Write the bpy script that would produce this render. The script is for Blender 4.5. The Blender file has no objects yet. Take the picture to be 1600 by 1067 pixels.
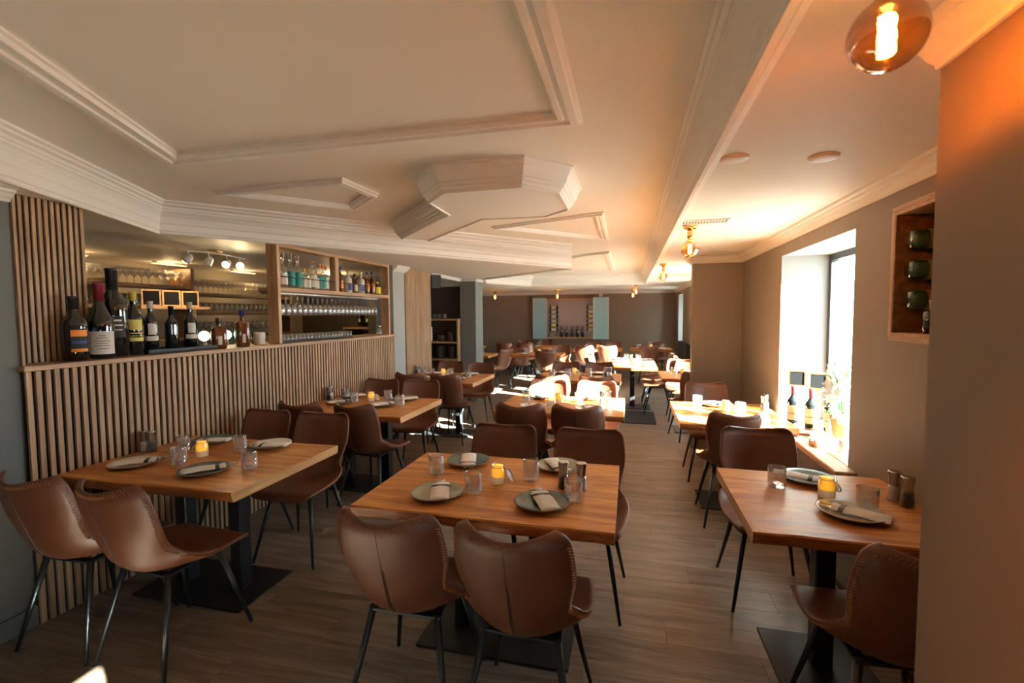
import bpy, bmesh, math, random
from mathutils import Vector, Matrix
from mathutils.geometry import tessellate_polygon
PI = math.pi
random.seed(7)
scn = bpy.context.scene
col = scn.collection

# ------------------------------------------------------------------ camera
F_PX, YAW, PITCH, ROLL = 735.0, 0.245205, 0.057140, -0.006921
CAM_H = 1.6
cy, sy = math.cos(YAW), math.sin(YAW)
fw = Vector((-sy * math.cos(PITCH), cy * math.cos(PITCH), -math.sin(PITCH)))
rt0 = Vector((cy, sy, 0)); up0 = rt0.cross(fw)
rt = math.cos(ROLL) * rt0 + math.sin(ROLL) * up0
up = -math.sin(ROLL) * rt0 + math.cos(ROLL) * up0
cam_d = bpy.data.cameras.new('camera'); cam = bpy.data.objects.new('camera', cam_d)
col.objects.link(cam); scn.camera = cam
cam_d.sensor_width = 36.0; cam_d.lens = 36.0 * F_PX / 1600.0
cam_d.clip_start = 0.05; cam_d.clip_end = 200
M = Matrix.Identity(4)
for i in range(3):
    M[i][0], M[i][1], M[i][2] = rt[i], up[i], -fw[i]
M[2][3] = CAM_H
cam.matrix_world = M
cam_d.dof.use_dof = True; cam_d.dof.focus_distance = 2.4; cam_d.dof.aperture_fstop = 2.8

# ------------------------------------------------------------------ world, sun, exposure
world = bpy.data.worlds.new('world'); scn.world = world; world.use_nodes = True
wn = world.node_tree.nodes; wn.clear()
bg = wn.new('ShaderNodeBackground'); wo = wn.new('ShaderNodeOutputWorld')
bg.inputs[0].default_value = (0.74, 0.88, 1.0, 1); bg.inputs[1].default_value = 12.0
world.node_tree.links.new(bg.outputs[0], wo.inputs[0])
SUN_DIR = Vector((-1.0, 0.57, -0.45)).normalized()
sd = bpy.data.lights.new('sun', 'SUN'); sd.energy = 210.0; sd.angle = 0.0093; sd.color = (1.0, 0.92, 0.80)
so = bpy.data.objects.new('sun', sd); col.objects.link(so)
so.rotation_euler = SUN_DIR.to_track_quat('-Z', 'Y').to_euler()
scn.view_settings.view_transform = 'Standard'; scn.view_settings.look = 'None'
scn.view_settings.exposure = 0.72; scn.view_settings.gamma = 1.0
scn.view_settings.use_curve_mapping = False
scn.cycles.use_denoising = True
scn.cycles.max_bounces = 9; scn.cycles.diffuse_bounces = 5; scn.cycles.glossy_bounces = 4
scn.cycles.transmission_bounces = 6; scn.cycles.transparent_max_bounces = 24
scn.cycles.caustics_reflective = False; scn.cycles.caustics_refractive = False
scn.cycles.sample_clamp_indirect = 6.0

def portal(name, loc, rot, sx, sz):
    d = bpy.data.lights.new(name, 'AREA'); d.shape = 'RECTANGLE'; d.size = sx; d.size_y = sz
    d.cycles.is_portal = True
    o = bpy.data.objects.new(name, d); col.objects.link(o); o.location = loc; o.rotation_euler = rot

# ------------------------------------------------------------------ helpers
def tag(o, label=None, cat=None, group=None, kind=None):
    if label: o['label'] = label
    if cat: o['category'] = cat
    if group: o['group'] = group
    if kind: o['kind'] = kind
    return o

def empty(name, loc, rz=0, label=None, cat=None, group=None):
    o = bpy.data.objects.new(name, None); col.objects.link(o)
    o.empty_display_size = 0.1
    o.location = loc; o.rotation_euler = (0, 0, rz)
    return tag(o, label, cat, group)

ORD = 'first second third fourth fifth sixth seventh eighth ninth tenth eleventh twelfth thirteenth fourteenth fifteenth sixteenth seventeenth eighteenth nineteenth twentieth twenty-first twenty-second twenty-third twenty-fourth'.split()
class MB:
    def __init__(s): s.v = []; s.f = []; s.m = []; s.s = []
    def add(s, vs, fs, mi=0, smooth=False):
        b = len(s.v); s.v += [tuple(v) for v in vs]
        for f in fs:
            s.f.append([b + i for i in f]); s.m.append(mi); s.s.append(smooth)
        return s
    def box(s, x0, y0, z0, x1, y1, z1, mi=0):
        if x0 > x1: x0, x1 = x1, x0
        if y0 > y1: y0, y1 = y1, y0
        if z0 > z1: z0, z1 = z1, z0
        vs = [(x, y, z) for z in (z0, z1) for y in (y0, y1) for x in (x0, x1)]
        return s.add(vs, [(0, 2, 3, 1), (4, 5, 7, 6), (0, 1, 5, 4), (1, 3, 7, 5), (3, 2, 6, 7), (2, 0, 4, 6)], mi)
    def bbox(s, x0, y0, z0, x1, y1, z1, b=0.003, mi=0):
        # box with chamfered vertical and horizontal edges (approximate bevel)
        if x0 > x1: x0, x1 = x1, x0
        if y0 > y1: y0, y1 = y1, y0
        if z0 > z1: z0, z1 = z1, z0
        L = []
        def ring(z, e):
            return [(x0 + e, y0 + b + e * 0, z), (x0 + b + e * 0, y0 + e, z), (x1 - b, y0 + e, z), (x1 - e, y0 + b, z),
                    (x1 - e, y1 - b, z), (x1 - b, y1 - e, z), (x0 + b, y1 - e, z), (x0 + e, y1 - b, z)]
        vs = ring(z0, b) + ring(z0 + b, 0) + ring(z1 - b, 0) + ring(z1, b)
        fs = [tuple(range(7, -1, -1)), tuple(range(24, 32))]
        for k in range(3):
            for i in range(8):
                j = (i + 1) % 8
                fs.append((k * 8 + i, k * 8 + j, k * 8 + 8 + j, k * 8 + 8 + i))
        return s.add(vs, fs, mi)
    def lathe(s, prof, c=(0, 0, 0), seg=24, mi=0, axis='z', closed=False, rfun=None, smooth=True, mifun=None):
        vs = []
        for k, (r, z) in enumerate(prof):
            for i in range(seg):
                a = 2 * PI * i / seg
                rr = r if rfun is None else rfun(r, z, a, k)
                x, y = rr * math.cos(a), rr * math.sin(a)
                if axis == 'z': p = (x, y, z)
                elif axis == 'y': p = (x, z, y)
                else: p = (z, x, y)
                vs.append((p[0] + c[0], p[1] + c[1], p[2] + c[2]))
        b = len(s.v); s.v += vs
        for k in range(len(prof) - 1):
            for i in range(seg):
                j = (i + 1) % seg
                s.f.append([b + k * seg + i, b + k * seg + j, b + (k + 1) * seg + j, b + (k + 1) * seg + i])
                s.m.append(mi if mifun is None else mifun(k)); s.s.append(smooth)
        if prof[0][0] > 1e-5 and not closed:
            s.f.append([b + i for i in range(seg - 1, -1, -1)]); s.m.append(mi if mifun is None else mifun(0)); s.s.append(False)
        if prof[-1][0] > 1e-5 and not closed:
            e = b + (len(prof) - 1) * seg
            s.f.append([e + i for i in range(seg)]); s.m.append(mi if mifun is None else mifun(len(prof) - 2)); s.s.append(False)
        return s
    def tube(s, pts, r, seg=8, mi=0, closed=False):
        pts = [Vector(p) for p in pts]; n = len(pts)
        rs = r if isinstance(r, (list, tuple)) else [r] * n
        b = len(s.v); prevn = None
        for k in range(n):
            if closed: t = pts[(k + 1) % n] - pts[k - 1]
            else: t = pts[min(k + 1, n - 1)] - pts[max(k - 1, 0)]
            t.normalize()
            if prevn is None:
                a = Vector((0, 0, 1)) if abs(t.z) < 0.9 else Vector((1, 0, 0))
                nn = t.cross(a).normalized()
            else:
                nn = (prevn - t * prevn.dot(t))
                nn = nn.normalized() if nn.length > 1e-6 else t.orthogonal().normalized()
            prevn = nn; bn = t.cross(nn)
            for i in range(seg):
                an = 2 * PI * i / seg
                s.v.append(tuple(pts[k] + (nn * math.cos(an) + bn * math.sin(an)) * rs[k]))
        rng = n if closed else n - 1
        for k in range(rng):
            k2 = (k + 1) % n
            for i in range(seg):
                j = (i + 1) % seg
                s.f.append([b + k * seg + i, b + k * seg + j, b + k2 * seg + j, b + k2 * seg + i]); s.m.append(mi); s.s.append(True)
        if not closed:
            s.f.append([b + i for i in range(seg - 1, -1, -1)]); s.m.append(mi); s.s.append(False)
            s.f.append([b + (n - 1) * seg + i for i in range(seg)]); s.m.append(mi); s.s.append(False)
        return s
    def bar(s, p, q, w, h, mi=0):
        p, q = Vector(p), Vector(q); d = (q - p).normalized()
        a = Vector((0, 0, 1)) if abs(d.z) < 0.95 else Vector((1, 0, 0))
        x = d.cross(a).normalized() * w / 2; y = d.cross(x).normalized() * h / 2
        vs = [p - x - y, p + x - y, p + x + y, p - x + y, q - x - y, q + x - y, q + x + y, q - x + y]
        return s.add(vs, [(0, 3, 2, 1), (4, 5, 6, 7), (0, 1, 5, 4), (1, 2, 6, 5), (2, 3, 7, 6), (3, 0, 4, 7)], mi)
    def prism(s, poly, z0, z1, mi=0):
        n = len(poly)
        vs = [(x, y, z0) for x, y in poly] + [(x, y, z1) for x, y in poly]
        fs = [tuple(range(n - 1, -1, -1)), tuple(range(n, 2 * n))] + [(i, (i + 1) % n, n + (i + 1) % n, n + i) for i in range(n)]
        return s.add(vs, fs, mi)
    def mesh(s, name, mats):
        me = bpy.data.meshes.new(name); me.from_pydata(s.v, [], s.f); me.update()
        me.polygons.foreach_set('use_smooth', s.s); me.polygons.foreach_set('material_index', s.m)
        for m in (mats if isinstance(mats, (list, tuple)) else [mats]): me.materials.append(m)
        bm = bmesh.new(); bm.from_mesh(me); bmesh.ops.recalc_face_normals(bm, faces=bm.faces); bm.to_mesh(me); bm.free()
        return me
    def build(s, name, mats, parent=None, loc=(0, 0, 0), rz=0):
        return obj(name, s.mesh(name, mats), parent, loc, rz)

def obj(name, me, parent=None, loc=(0, 0, 0), rz=0):
    o = bpy.data.objects.new(name, me); col.objects.link(o)
    o.location = loc; o.rotation_euler = (0, 0, rz)
    if parent: o.parent = parent
    return o

def struct(name, mb, mat, parent=None):
    o = mb.build(name, mat, parent)
    if parent is None: o['kind'] = 'structure'
    return o

def dup(root, loc, rz=0, label=None, group=None):
    r = root.copy(); col.objects.link(r); r.location = loc; r.rotation_euler = (0, 0, rz)
    if label: r['label'] = label
    if group: r['group'] = group
    for ch in list(root.children):
        c = ch.copy(); col.objects.link(c); c.parent = r
        for g in list(ch.children):
            d = g.copy(); col.objects.link(d); d.parent = c
    return r

_used = set()
def place(root, loc, rz=0, label=None, group=None):
    if root.name not in _used:
        _used.add(root.name); root.location = loc; root.rotation_euler = (0, 0, rz)
        if label: root['label'] = label
        if group: root['group'] = group
        return root
    return dup(root, loc, rz, label, group)

# ------------------------------------------------------------------ materials
def newmat(name):
    m = bpy.data.materials.new(name); m.use_nodes = True
    return m, m.node_tree, m.node_tree.nodes['Principled BSDF']

def plain(name, c, rough=0.5, metal=0.0, bump=0.0, scale=60, emit=None, es=0, spec=None, coat=0):
    m, t, b = newmat(name)
    b.inputs['Base Color'].default_value = (*c, 1); b.inputs['Roughness'].default_value = rough
    b.inputs['Metallic'].default_value = metal
    if spec is not None: b.inputs['Specular IOR Level'].default_value = spec
    if coat: b.inputs['Coat Weight'].default_value = coat
    if emit: b.inputs['Emission Color'].default_value = (*emit, 1); b.inputs['Emission Strength'].default_value = es
    if bump:
        n = t.nodes.new('ShaderNodeTexNoise'); n.inputs['Scale'].default_value = scale; n.inputs['Detail'].default_value = 4
        g = t.nodes.new('ShaderNodeNewGeometry'); t.links.new(g.outputs['Position'], n.inputs['Vector'])
        bp = t.nodes.new('ShaderNodeBump'); bp.inputs['Strength'].default_value = bump; bp.inputs['Distance'].default_value = 0.002
        t.links.new(n.outputs[0], bp.inputs['Height']); t.links.new(bp.outputs[0], b.inputs['Normal'])
    return m

def paint(name, c, rough=0.7, var=0.06, bump=0.15):
    m, t, b = newmat(name); b.inputs['Roughness'].default_value = rough; b.inputs['Specular IOR Level'].default_value = 0.3
    g = t.nodes.new('ShaderNodeNewGeometry'); n = t.nodes.new('ShaderNodeTexNoise'); n.inputs['Scale'].default_value = 1.3
    n.inputs['Detail'].default_value = 5; t.links.new(g.outputs['Position'], n.inputs['Vector'])
    r = t.nodes.new('ShaderNodeValToRGB'); e = r.color_ramp.elements
    e[0].position = 0.3; e[1].position = 0.75
    e[0].color = (*[x * (1 - var) for x in c], 1); e[1].color = (*[min(1, x * (1 + var)) for x in c], 1)
    t.links.new(n.outputs[0], r.inputs[0]); t.links.new(r.outputs[0], b.inputs['Base Color'])
    n2 = t.nodes.new('ShaderNodeTexNoise'); n2.inputs['Scale'].default_value = 220; t.links.new(g.outputs['Position'], n2.inputs['Vector'])
    bp = t.nodes.new('ShaderNodeBump'); bp.inputs['Strength'].default_value = bump; bp.inputs['Distance'].default_value = 0.0008
    t.links.new(n2.outputs[0], bp.inputs['Height']); t.links.new(bp.outputs[0], b.inputs['Normal'])
    return m

def wood(name, c_dark, c_mid, c_light, axis='X', rough=0.45, stretch=14, scale=1.0, rand=0.25, knots=0.0, bump=0.25, coord='world', sat=0, coat=0):
    """long grain along an axis, tint per object"""
    m, t, b = newmat(name); L = t.links
    if coord == 'world': g = t.nodes.new('ShaderNodeNewGeometry').outputs['Position']
    else: g = t.nodes.new('ShaderNodeTexCoord').outputs['Object']
    oi = t.nodes.new('ShaderNodeObjectInfo')
    mul = t.nodes.new('ShaderNodeMath'); mul.operation = 'MULTIPLY'; mul.inputs[1].default_value = 37.0; L.new(oi.outputs['Random'], mul.inputs[0])
    addv = t.nodes.new('ShaderNodeVectorMath'); addv.operation = 'ADD'; L.new(g, addv.inputs[0]); L.new(mul.outputs[0], addv.inputs[1])
    mp = t.nodes.new('ShaderNodeMapping'); L.new(addv.outputs[0], mp.inputs[0])
    sc = [stretch * scale] * 3; sc['XYZ'.index(axis)] = scale; mp.inputs['Scale'].default_value = sc
    n = t.nodes.new('ShaderNodeTexNoise'); n.inputs['Scale'].default_value = 1.6; n.inputs['Detail'].default_value = 8
    n.inputs['Roughness'].default_value = 0.62; n.inputs['Distortion'].default_value = 0.8; L.new(mp.outputs[0], n.inputs['Vector'])
    r = t.nodes.new('ShaderNodeValToRGB'); e = r.color_ramp.elements; e[0].position = 0.33; e[0].color = (*c_dark, 1)
    e[1].position = 0.67; e[1].color = (*c_light, 1); x = e.new(0.5); x.color = (*c_mid, 1)
    L.new(n.outputs[0], r.inputs[0]); outc = r.outputs[0]
    # fine fibre lines
    mp2 = t.nodes.new('ShaderNodeMapping'); L.new(addv.outputs[0], mp2.inputs[0])
    sc2 = [160.0] * 3; sc2['XYZ'.index(axis)] = 3.0; mp2.inputs['Scale'].default_value = sc2
    n2 = t.nodes.new('ShaderNodeTexNoise'); n2.inputs['Scale'].default_value = 1; n2.inputs['Detail'].default_value = 3; L.new(mp2.outputs[0], n2.inputs['Vector'])
    mr = t.nodes.new('ShaderNodeMapRange'); mr.inputs['To Min'].default_value = 0.78; mr.inputs['To Max'].default_value = 1.16
    mr.inputs['From Min'].default_value = 0.3; mr.inputs['From Max'].default_value = 0.7; L.new(n2.outputs[0], mr.inputs[0])
    mx = t.nodes.new('ShaderNodeVectorMath'); mx.operation = 'SCALE'; L.new(outc, mx.inputs[0]); L.new(mr.outputs[0], mx.inputs['Scale']); outc = mx.outputs[0]
    if rand:
        mr2 = t.nodes.new('ShaderNodeMapRange'); mr2.inputs['To Min'].default_value = 1 - rand; mr2.inputs['To Max'].default_value = 1 + rand
        L.new(oi.outputs['Random'], mr2.inputs[0])
        m2 = t.nodes.new('ShaderNodeVectorMath'); m2.operation = 'SCALE'; L.new(outc, m2.inputs[0]); L.new(mr2.outputs[0], m2.inputs['Scale']); outc = m2.outputs[0]
    if knots:
        vo = t.nodes.new('ShaderNodeTexVoronoi'); vo.inputs['Scale'].default_value = 3.2
        mp3 = t.nodes.new('ShaderNodeMapping'); s3 = [1.0, 1.0, 1.0]; s3['XYZ'.index(axis)] = 0.45; mp3.inputs['Scale'].default_value = s3
        L.new(addv.outputs[0], mp3.inputs[0]); L.new(mp3.outputs[0], vo.inputs['Vector'])
        mk = t.nodes.new('ShaderNodeMapRange'); mk.inputs['From Min'].default_value = 0.03; mk.inputs['From Max'].default_value = 0.09
        mk.inputs['To Min'].default_value = 1 - knots; mk.inputs['To Max'].default_value = 1; L.new(vo.outputs['Distance'], mk.inputs[0])
        m3 = t.nodes.new('ShaderNodeVectorMath'); m3.operation = 'SCALE'; L.new(outc, m3.inputs[0]); L.new(mk.outputs[0], m3.inputs['Scale']); outc = m3.outputs[0]
    L.new(outc, b.inputs['Base Color']); b.inputs['Roughness'].default_value = rough
    if coat: b.inputs['Coat Weight'].default_value = coat; b.inputs['Coat Roughness'].default_value = 0.25
    bp = t.nodes.new('ShaderNodeBump'); bp.inputs['Strength'].default_value = bump; bp.inputs['Distance'].default_value = 0.001
    L.new(n2.outputs[0], bp.inputs['Height']); L.new(bp.outputs[0], b.inputs['Normal'])
    return m

def leather(name, c):
    m, t, b = newmat(name); L = t.links
    tc = t.nodes.new('ShaderNodeTexCoord').outputs['Object']; oi = t.nodes.new('ShaderNodeObjectInfo')
    n = t.nodes.new('ShaderNodeTexNoise'); n.inputs['Scale'].default_value = 7; n.inputs['Detail'].default_value = 6; L.new(tc, n.inputs['Vector'])
    r = t.nodes.new('ShaderNodeValToRGB'); e = r.color_ramp.elements; e[0].position = 0.3; e[1].position = 0.75
    e[0].color = (c[0] * 0.78, c[1] * 0.72, c[2] * 0.7, 1); e[1].color = (c[0] * 1.15, c[1] * 1.2, c[2] * 1.25, 1)
    L.new(n.outputs[0], r.inputs[0]); L.new(r.outputs[0], b.inputs['Base Color'])
    v = t.nodes.new('ShaderNodeTexVoronoi'); v.inputs['Scale'].default_value = 420; L.new(tc, v.inputs['Vector'])
    n3 = t.nodes.new('ShaderNodeTexNoise'); n3.inputs['Scale'].default_value = 14; n3.inputs['Detail'].default_value = 3; L.new(tc, n3.inputs['Vector'])
    bp = t.nodes.new('ShaderNodeBump'); bp.inputs['Strength'].default_value = 0.12; bp.inputs['Distance'].default_value = 0.0008; L.new(v.outputs['Distance'], bp.inputs['Height'])
    bp2 = t.nodes.new('ShaderNodeBump'); bp2.inputs['Strength'].default_value = 0.25; bp2.inputs['Distance'].default_value = 0.004
    L.new(n3.outputs[0], bp2.inputs['Height']); L.new(bp.outputs[0], bp2.inputs['Normal']); L.new(bp2.outputs[0], b.inputs['Normal'])
    rr = t.nodes.new('ShaderNodeMapRange'); rr.inputs['To Min'].default_value = 0.36; rr.inputs['To Max'].default_value = 0.52; L.new(n.outputs[0], rr.inputs[0])
    L.new(rr.outputs[0], b.inputs['Roughness']); b.inputs['Specular IOR Level'].default_value = 0.55
    return m

def thin_glass(name, tint=(0.97, 0.98, 0.98), refl=0.10, diff=0.0, dcol=(0.9, 0.9, 0.9), glass=0.0, rough=0.02):
    m = bpy.data.materials.new(name); m.use_nodes = True; t = m.node_tree; t.nodes.clear(); L = t.links
    out = t.nodes.new('ShaderNodeOutputMaterial'); tr = t.nodes.new('ShaderNodeBsdfTransparent'); tr.inputs[0].default_value = (*tint, 1)
    gl = t.nodes.new('ShaderNodeBsdfGlossy'); gl.inputs['Roughness'].default_value = rough
    fr = t.nodes.new('ShaderNodeLayerWeight'); fr.inputs['Blend'].default_value = 0.5
    mr = t.nodes.new('ShaderNodeMapRange'); mr.inputs['From Min'].default_value = 0; mr.inputs['From Max'].default_value = 1
    mr.inputs['To Min'].default_value = refl * 0.5; mr.inputs['To Max'].default_value = min(1, refl * 5); L.new(fr.outputs['Facing'], mr.inputs[0])
    cur = tr.outputs[0]
    if glass:
        g = t.nodes.new('ShaderNodeBsdfGlass'); g.inputs['IOR'].default_value = 1.45; g.inputs['Roughness'].default_value = 0.0
        mg = t.nodes.new('ShaderNodeMixShader'); mg.inputs[0].default_value = glass; L.new(cur, mg.inputs[1]); L.new(g.outputs[0], mg.inputs[2]); cur = mg.outputs[0]
    if diff:
        d = t.nodes.new('ShaderNodeBsdfDiffuse'); d.inputs[0].default_value = (*dcol, 1)
        md = t.nodes.new('ShaderNodeMixShader'); md.inputs[0].default_value = diff; L.new(cur, md.inputs[1]); L.new(d.outputs[0], md.inputs[2]); cur = md.outputs[0]
    mx = t.nodes.new('ShaderNodeMixShader'); L.new(mr.outputs[0], mx.inputs[0]); L.new(cur, mx.inputs[1]); L.new(gl.outputs[0], mx.inputs[2])
    L.new(mx.outputs[0], out.inputs[0])
    return m

M_ceil = paint('ceiling_paint', (0.87, 0.83, 0.76), 0.62, 0.02)
M_trim = paint('trim_paint', (0.88, 0.86, 0.82), 0.5, 0.02)
M_barwall = paint('bar_wall', (0.40, 0.35, 0.28), 0.7, 0.05)
M_white = paint('white_plaster', (0.82, 0.81, 0.78), 0.7, 0.03)
M_taupe = paint('taupe_wall', (0.235, 0.185, 0.142), 0.6, 0.06)
M_greyw = paint('grey_wall', (0.15, 0.158, 0.148), 0.6, 0.06)
M_lgrey = paint('light_grey_wall', (0.36, 0.37, 0.355), 0.6, 0.05)
M_dark = paint('dark_wall', (0.085, 0.07, 0.058), 0.6, 0.08)
M_reveal = paint('reveal_plaster', (0.30, 0.30, 0.295), 0.7, 0.03)
M_floor = wood('floor_oak', (0.115, 0.082, 0.058), (0.185, 0.138, 0.102), (0.26, 0.205, 0.158), 'X', 0.42, 9, 1.1, 0.10, 0.25, 0.3)
M_joint = plain('joint', (0.03, 0.022, 0.017), 0.8)
M_table = wood('table_oak', (0.34, 0.100, 0.018), (0.55, 0.21, 0.045), (0.70, 0.315, 0.085), 'X', 0.42, 8, 1.3, 0.06, 0.5, 0.3, 'object', coat=0.05)
M_table.node_tree.nodes['Principled BSDF'].inputs['Specular IOR Level'].default_value = 0.3
M_edge = wood('live_edge', (0.16, 0.045, 0.014), (0.36, 0.115, 0.03), (0.50, 0.19, 0.06), 'X', 0.4, 5, 3.0, 0.08, 0.5, 1.0, 'object', coat=0.2)
M_endgr = wood('end_grain', (0.42, 0.20, 0.075), (0.58, 0.31, 0.125), (0.68, 0.39, 0.17), 'Y', 0.4, 9, 2.0, 0.05, 0.3, 0.3, 'object')
M_slat = wood('slat_oak', (0.30, 0.17, 0.088), (0.41, 0.25, 0.135), (0.50, 0.33, 0.195), 'Z', 0.5, 12, 1.2, 0.16, 0, 0.2)
M_cap = wood('cap_oak', (0.33, 0.18, 0.09), (0.44, 0.26, 0.14), (0.54, 0.34, 0.195), 'Y', 0.45, 12, 1.2, 0.05, 0.15, 0.2)
M_capx = wood('board_oak', (0.38, 0.19, 0.085), (0.50, 0.28, 0.135), (0.60, 0.37, 0.19), 'X', 0.45, 12, 1.2, 0.1, 0.15, 0.2)
M_frame = wood('frame_oak', (0.36, 0.20, 0.10), (0.49, 0.30, 0.165), (0.60, 0.39, 0.225), 'Z', 0.45, 12, 1.2, 0.1, 0.2, 0.2)
M_dwood = wood('dark_shelf_wood', (0.10, 0.05, 0.022), (0.17, 0.085, 0.036), (0.24, 0.13, 0.06), 'Y', 0.45, 10, 1.2, 0.1, 0, 0.2)
M_sill = wood('sill_wood', (0.30, 0.16, 0.08), (0.46, 0.29, 0.17), (0.60, 0.44, 0.30), 'Y', 0.45, 8, 1.2, 0.05, 0.4, 0.3)
M_felt = plain('black_felt', (0.008, 0.008, 0.009), 0.95)
M_black = plain('black_metal', (0.018, 0.020, 0.023), 0.42, 0.5)
M_leg = plain('leg_metal', (0.035, 0.043, 0.052), 0.38, 0.55)
M_plate_b = plain('base_plate_metal', (0.016, 0.017, 0.019), 0.5, 0.3, 0.1, 200)
M_lea = leather("brown_leather", (0.150, 0.050, 0.024))
M_stitch = plain('stitch_thread', (0.50, 0.21, 0.07), 0.7)
M_seam = plain('seam_dark', (0.04, 0.014, 0.008), 0.6)
M_steel = plain('brushed_steel', (0.50, 0.47, 0.45), 0.17, 1.0)
M_brass = plain('brass', (0.83, 0.52, 0.16), 0.25, 1.0)
M_glass = thin_glass('clear_glass', refl=0.13, diff=0.02)
M_cut = thin_glass('cut_glass', (0.99, 0.985, 0.98), refl=0.17, diff=0.10, dcol=(1.0, 0.97, 0.94), glass=0.0, rough=0.05)
M_barglass = thin_glass('bar_glass', (0.95, 0.94, 0.93), refl=0.12, diff=0.07)
M_pane = thin_glass('window_glass', (0.90, 0.97, 0.97), refl=0.05)
M_amber = thin_glass('amber_bulb_glass', (0.95, 0.62, 0.25), refl=0.16)
M_bottle = plain('dark_bottle_glass', (0.006, 0.010, 0.012), 0.06, 0, spec=0.8, coat=0.6)
M_greenb = plain('green_bottle_glass', (0.02, 0.055, 0.03), 0.08, 0, spec=0.8, coat=0.5)
M_foil = plain('black_foil', (0.012, 0.012, 0.013), 0.4)
M_redfoil = plain('red_foil', (0.17, 0.012, 0.022), 0.4)
M_label = plain('paper_label', (0.72, 0.68, 0.60), 0.7)
M_cream = plain('cream_label', (0.74, 0.66, 0.50), 0.7)
M_gold = plain('gold_label', (0.72, 0.60, 0.12), 0.45)
M_ogold = plain('dull_gold_label', (0.20, 0.15, 0.03), 0.4)
M_orange = plain('orange_label', (0.85, 0.27, 0.03), 0.6)
M_teal = plain('teal_label', (0.02, 0.20, 0.17), 0.5)
M_yellow = plain('yellow_label', (0.85, 0.66, 0.03), 0.55)
M_navy = plain('navy_label', (0.03, 0.05, 0.22), 0.5)
M_ink = plain('ink', (0.02, 0.02, 0.02), 0.7)
M_pl_g = plain('green_stoneware', (0.10, 0.155, 0.145), 0.22, 0, 0.15, 90)
M_pl_o = plain('olive_stoneware', (0.37, 0.35, 0.25), 0.25, 0, 0.15, 90)
M_pl_w = plain('cream_stoneware', (0.74, 0.70, 0.62), 0.25, 0, 0.15, 90)
M_rim = plain('brown_rim', (0.26, 0.15, 0.09), 0.4)
M_napkin = plain('napkin_paper', (0.86, 0.80, 0.72), 0.9, 0, 0.3, 120)
M_wax = plain('glowing_cream_wax', (0.85, 0.72, 0.50), 0.5, emit=(1.0, 0.62, 0.30), es=0.22)  # weak emission stands in for flame light showing through the wax
M_waxlit = plain('lit_wax', (0.95, 0.60, 0.12), 0.5, emit=(1.0, 0.42, 0.02), es=0.75)
M_pepper = plain('peppercorns', (0.012, 0.010, 0.009), 0.5, 0, 0.9, 300)
M_salt = plain('salt', (0.72, 0.69, 0.66), 0.7, 0, 0.6, 300)
M_chalk = plain('chalkboard', (0.010, 0.011, 0.013), 0.9, spec=0.1)
M_mat = plain('floor_mat', (0.02, 0.022, 0.026), 0.95, 0, 0.9, 350)
M_spk = plain('speaker_black', (0.008, 0.008, 0.009), 0.6)
M_filament = plain('filament', (1, 0.6, 0.2), 0.5, emit=(1.0, 0.50, 0.14), es=60)
M_flower = plain('white_petals', (0.86, 0.85, 0.82), 0.6)
M_leafm = plain('green_leaf', (0.04, 0.22, 0.03), 0.5)
M_wick = plain('wicker', (0.50, 0.32, 0.16), 0.7, 0, 1.0, 150)
M_amberliq = plain('amber_spirit', (0.13, 0.035, 0.008), 0.06, 0, spec=0.8, coat=0.6)
M_ceramic = plain('dark_ceramic', (0.13, 0.10, 0.085), 0.4)
M_slider = plain('frosted_sliding_panel', (0.36, 0.60, 0.68), 0.18, 0, spec=0.7)
M_alu = plain('aluminium', (0.62, 0.64, 0.62), 0.4, 0.7)
M_pinkback = plain('cabinet_back', (0.42, 0.34, 0.33), 0.7)
M_ground = plain('pavement', (0.45, 0.42, 0.38), 0.9)
M_fill_strip = plain('fill_strip_diffuser', (1, 0.8, 0.5), 0.5, emit=(1.0, 0.66, 0.30), es=3)  # glow of the added fill strips in the bar room
M_bulbspot = plain('spot_lens', (1, 0.9, 0.7), 0.5, emit=(1.0, 0.80, 0.48), es=25)
# ------------------------------------------------------------------ setting: shell
ZL, ZU = 2.25, 2.45         # low soffit, coffer ceiling
XR = 1.245                  # window wall face
# floor: dark bed, countable oak planks near, the rest joined
floor = struct('floor', MB().box(-6.4, -3.2, -0.12, 1.9, 14.0, -0.006), M_joint)
PW, PL = 0.19, 1.28
plank_me = MB().bbox(0.0004, 0.0004, -0.008, PL - 0.0004, PW - 0.0004, 0.0, 0.0007).mesh('floor_plank', M_floor)
NPL = 0; far = MB(); y = -3.2; row = 0
while y < 14.0:
    off = [0.0, 0.47, 0.93, 0.21, 0.71, 1.1][row % 6] + 0.03 * math.sin(row * 5.1)
    x = -6.4 - off
    while x < 1.9:
        vis = 0.8 < y < 9.3 and x + PL > -3.15 and x < 1.25 and NPL < 292
        if vis:
            obj('floor_plank', plank_me, floor, (x, y, 0)); NPL += 1
        else:
            far.bbox(max(x, -6.4) + 0.0004, y + 0.0004, -0.008, min(x + PL, 1.9) - 0.0004, min(y + PW, 14.0) - 0.0004, 0.0, 0.0007)
        x += PL
    y += PW; row += 1
fo = far.build('floor_plank_field', M_floor, floor); fo['kind'] = 'stuff'

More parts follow.
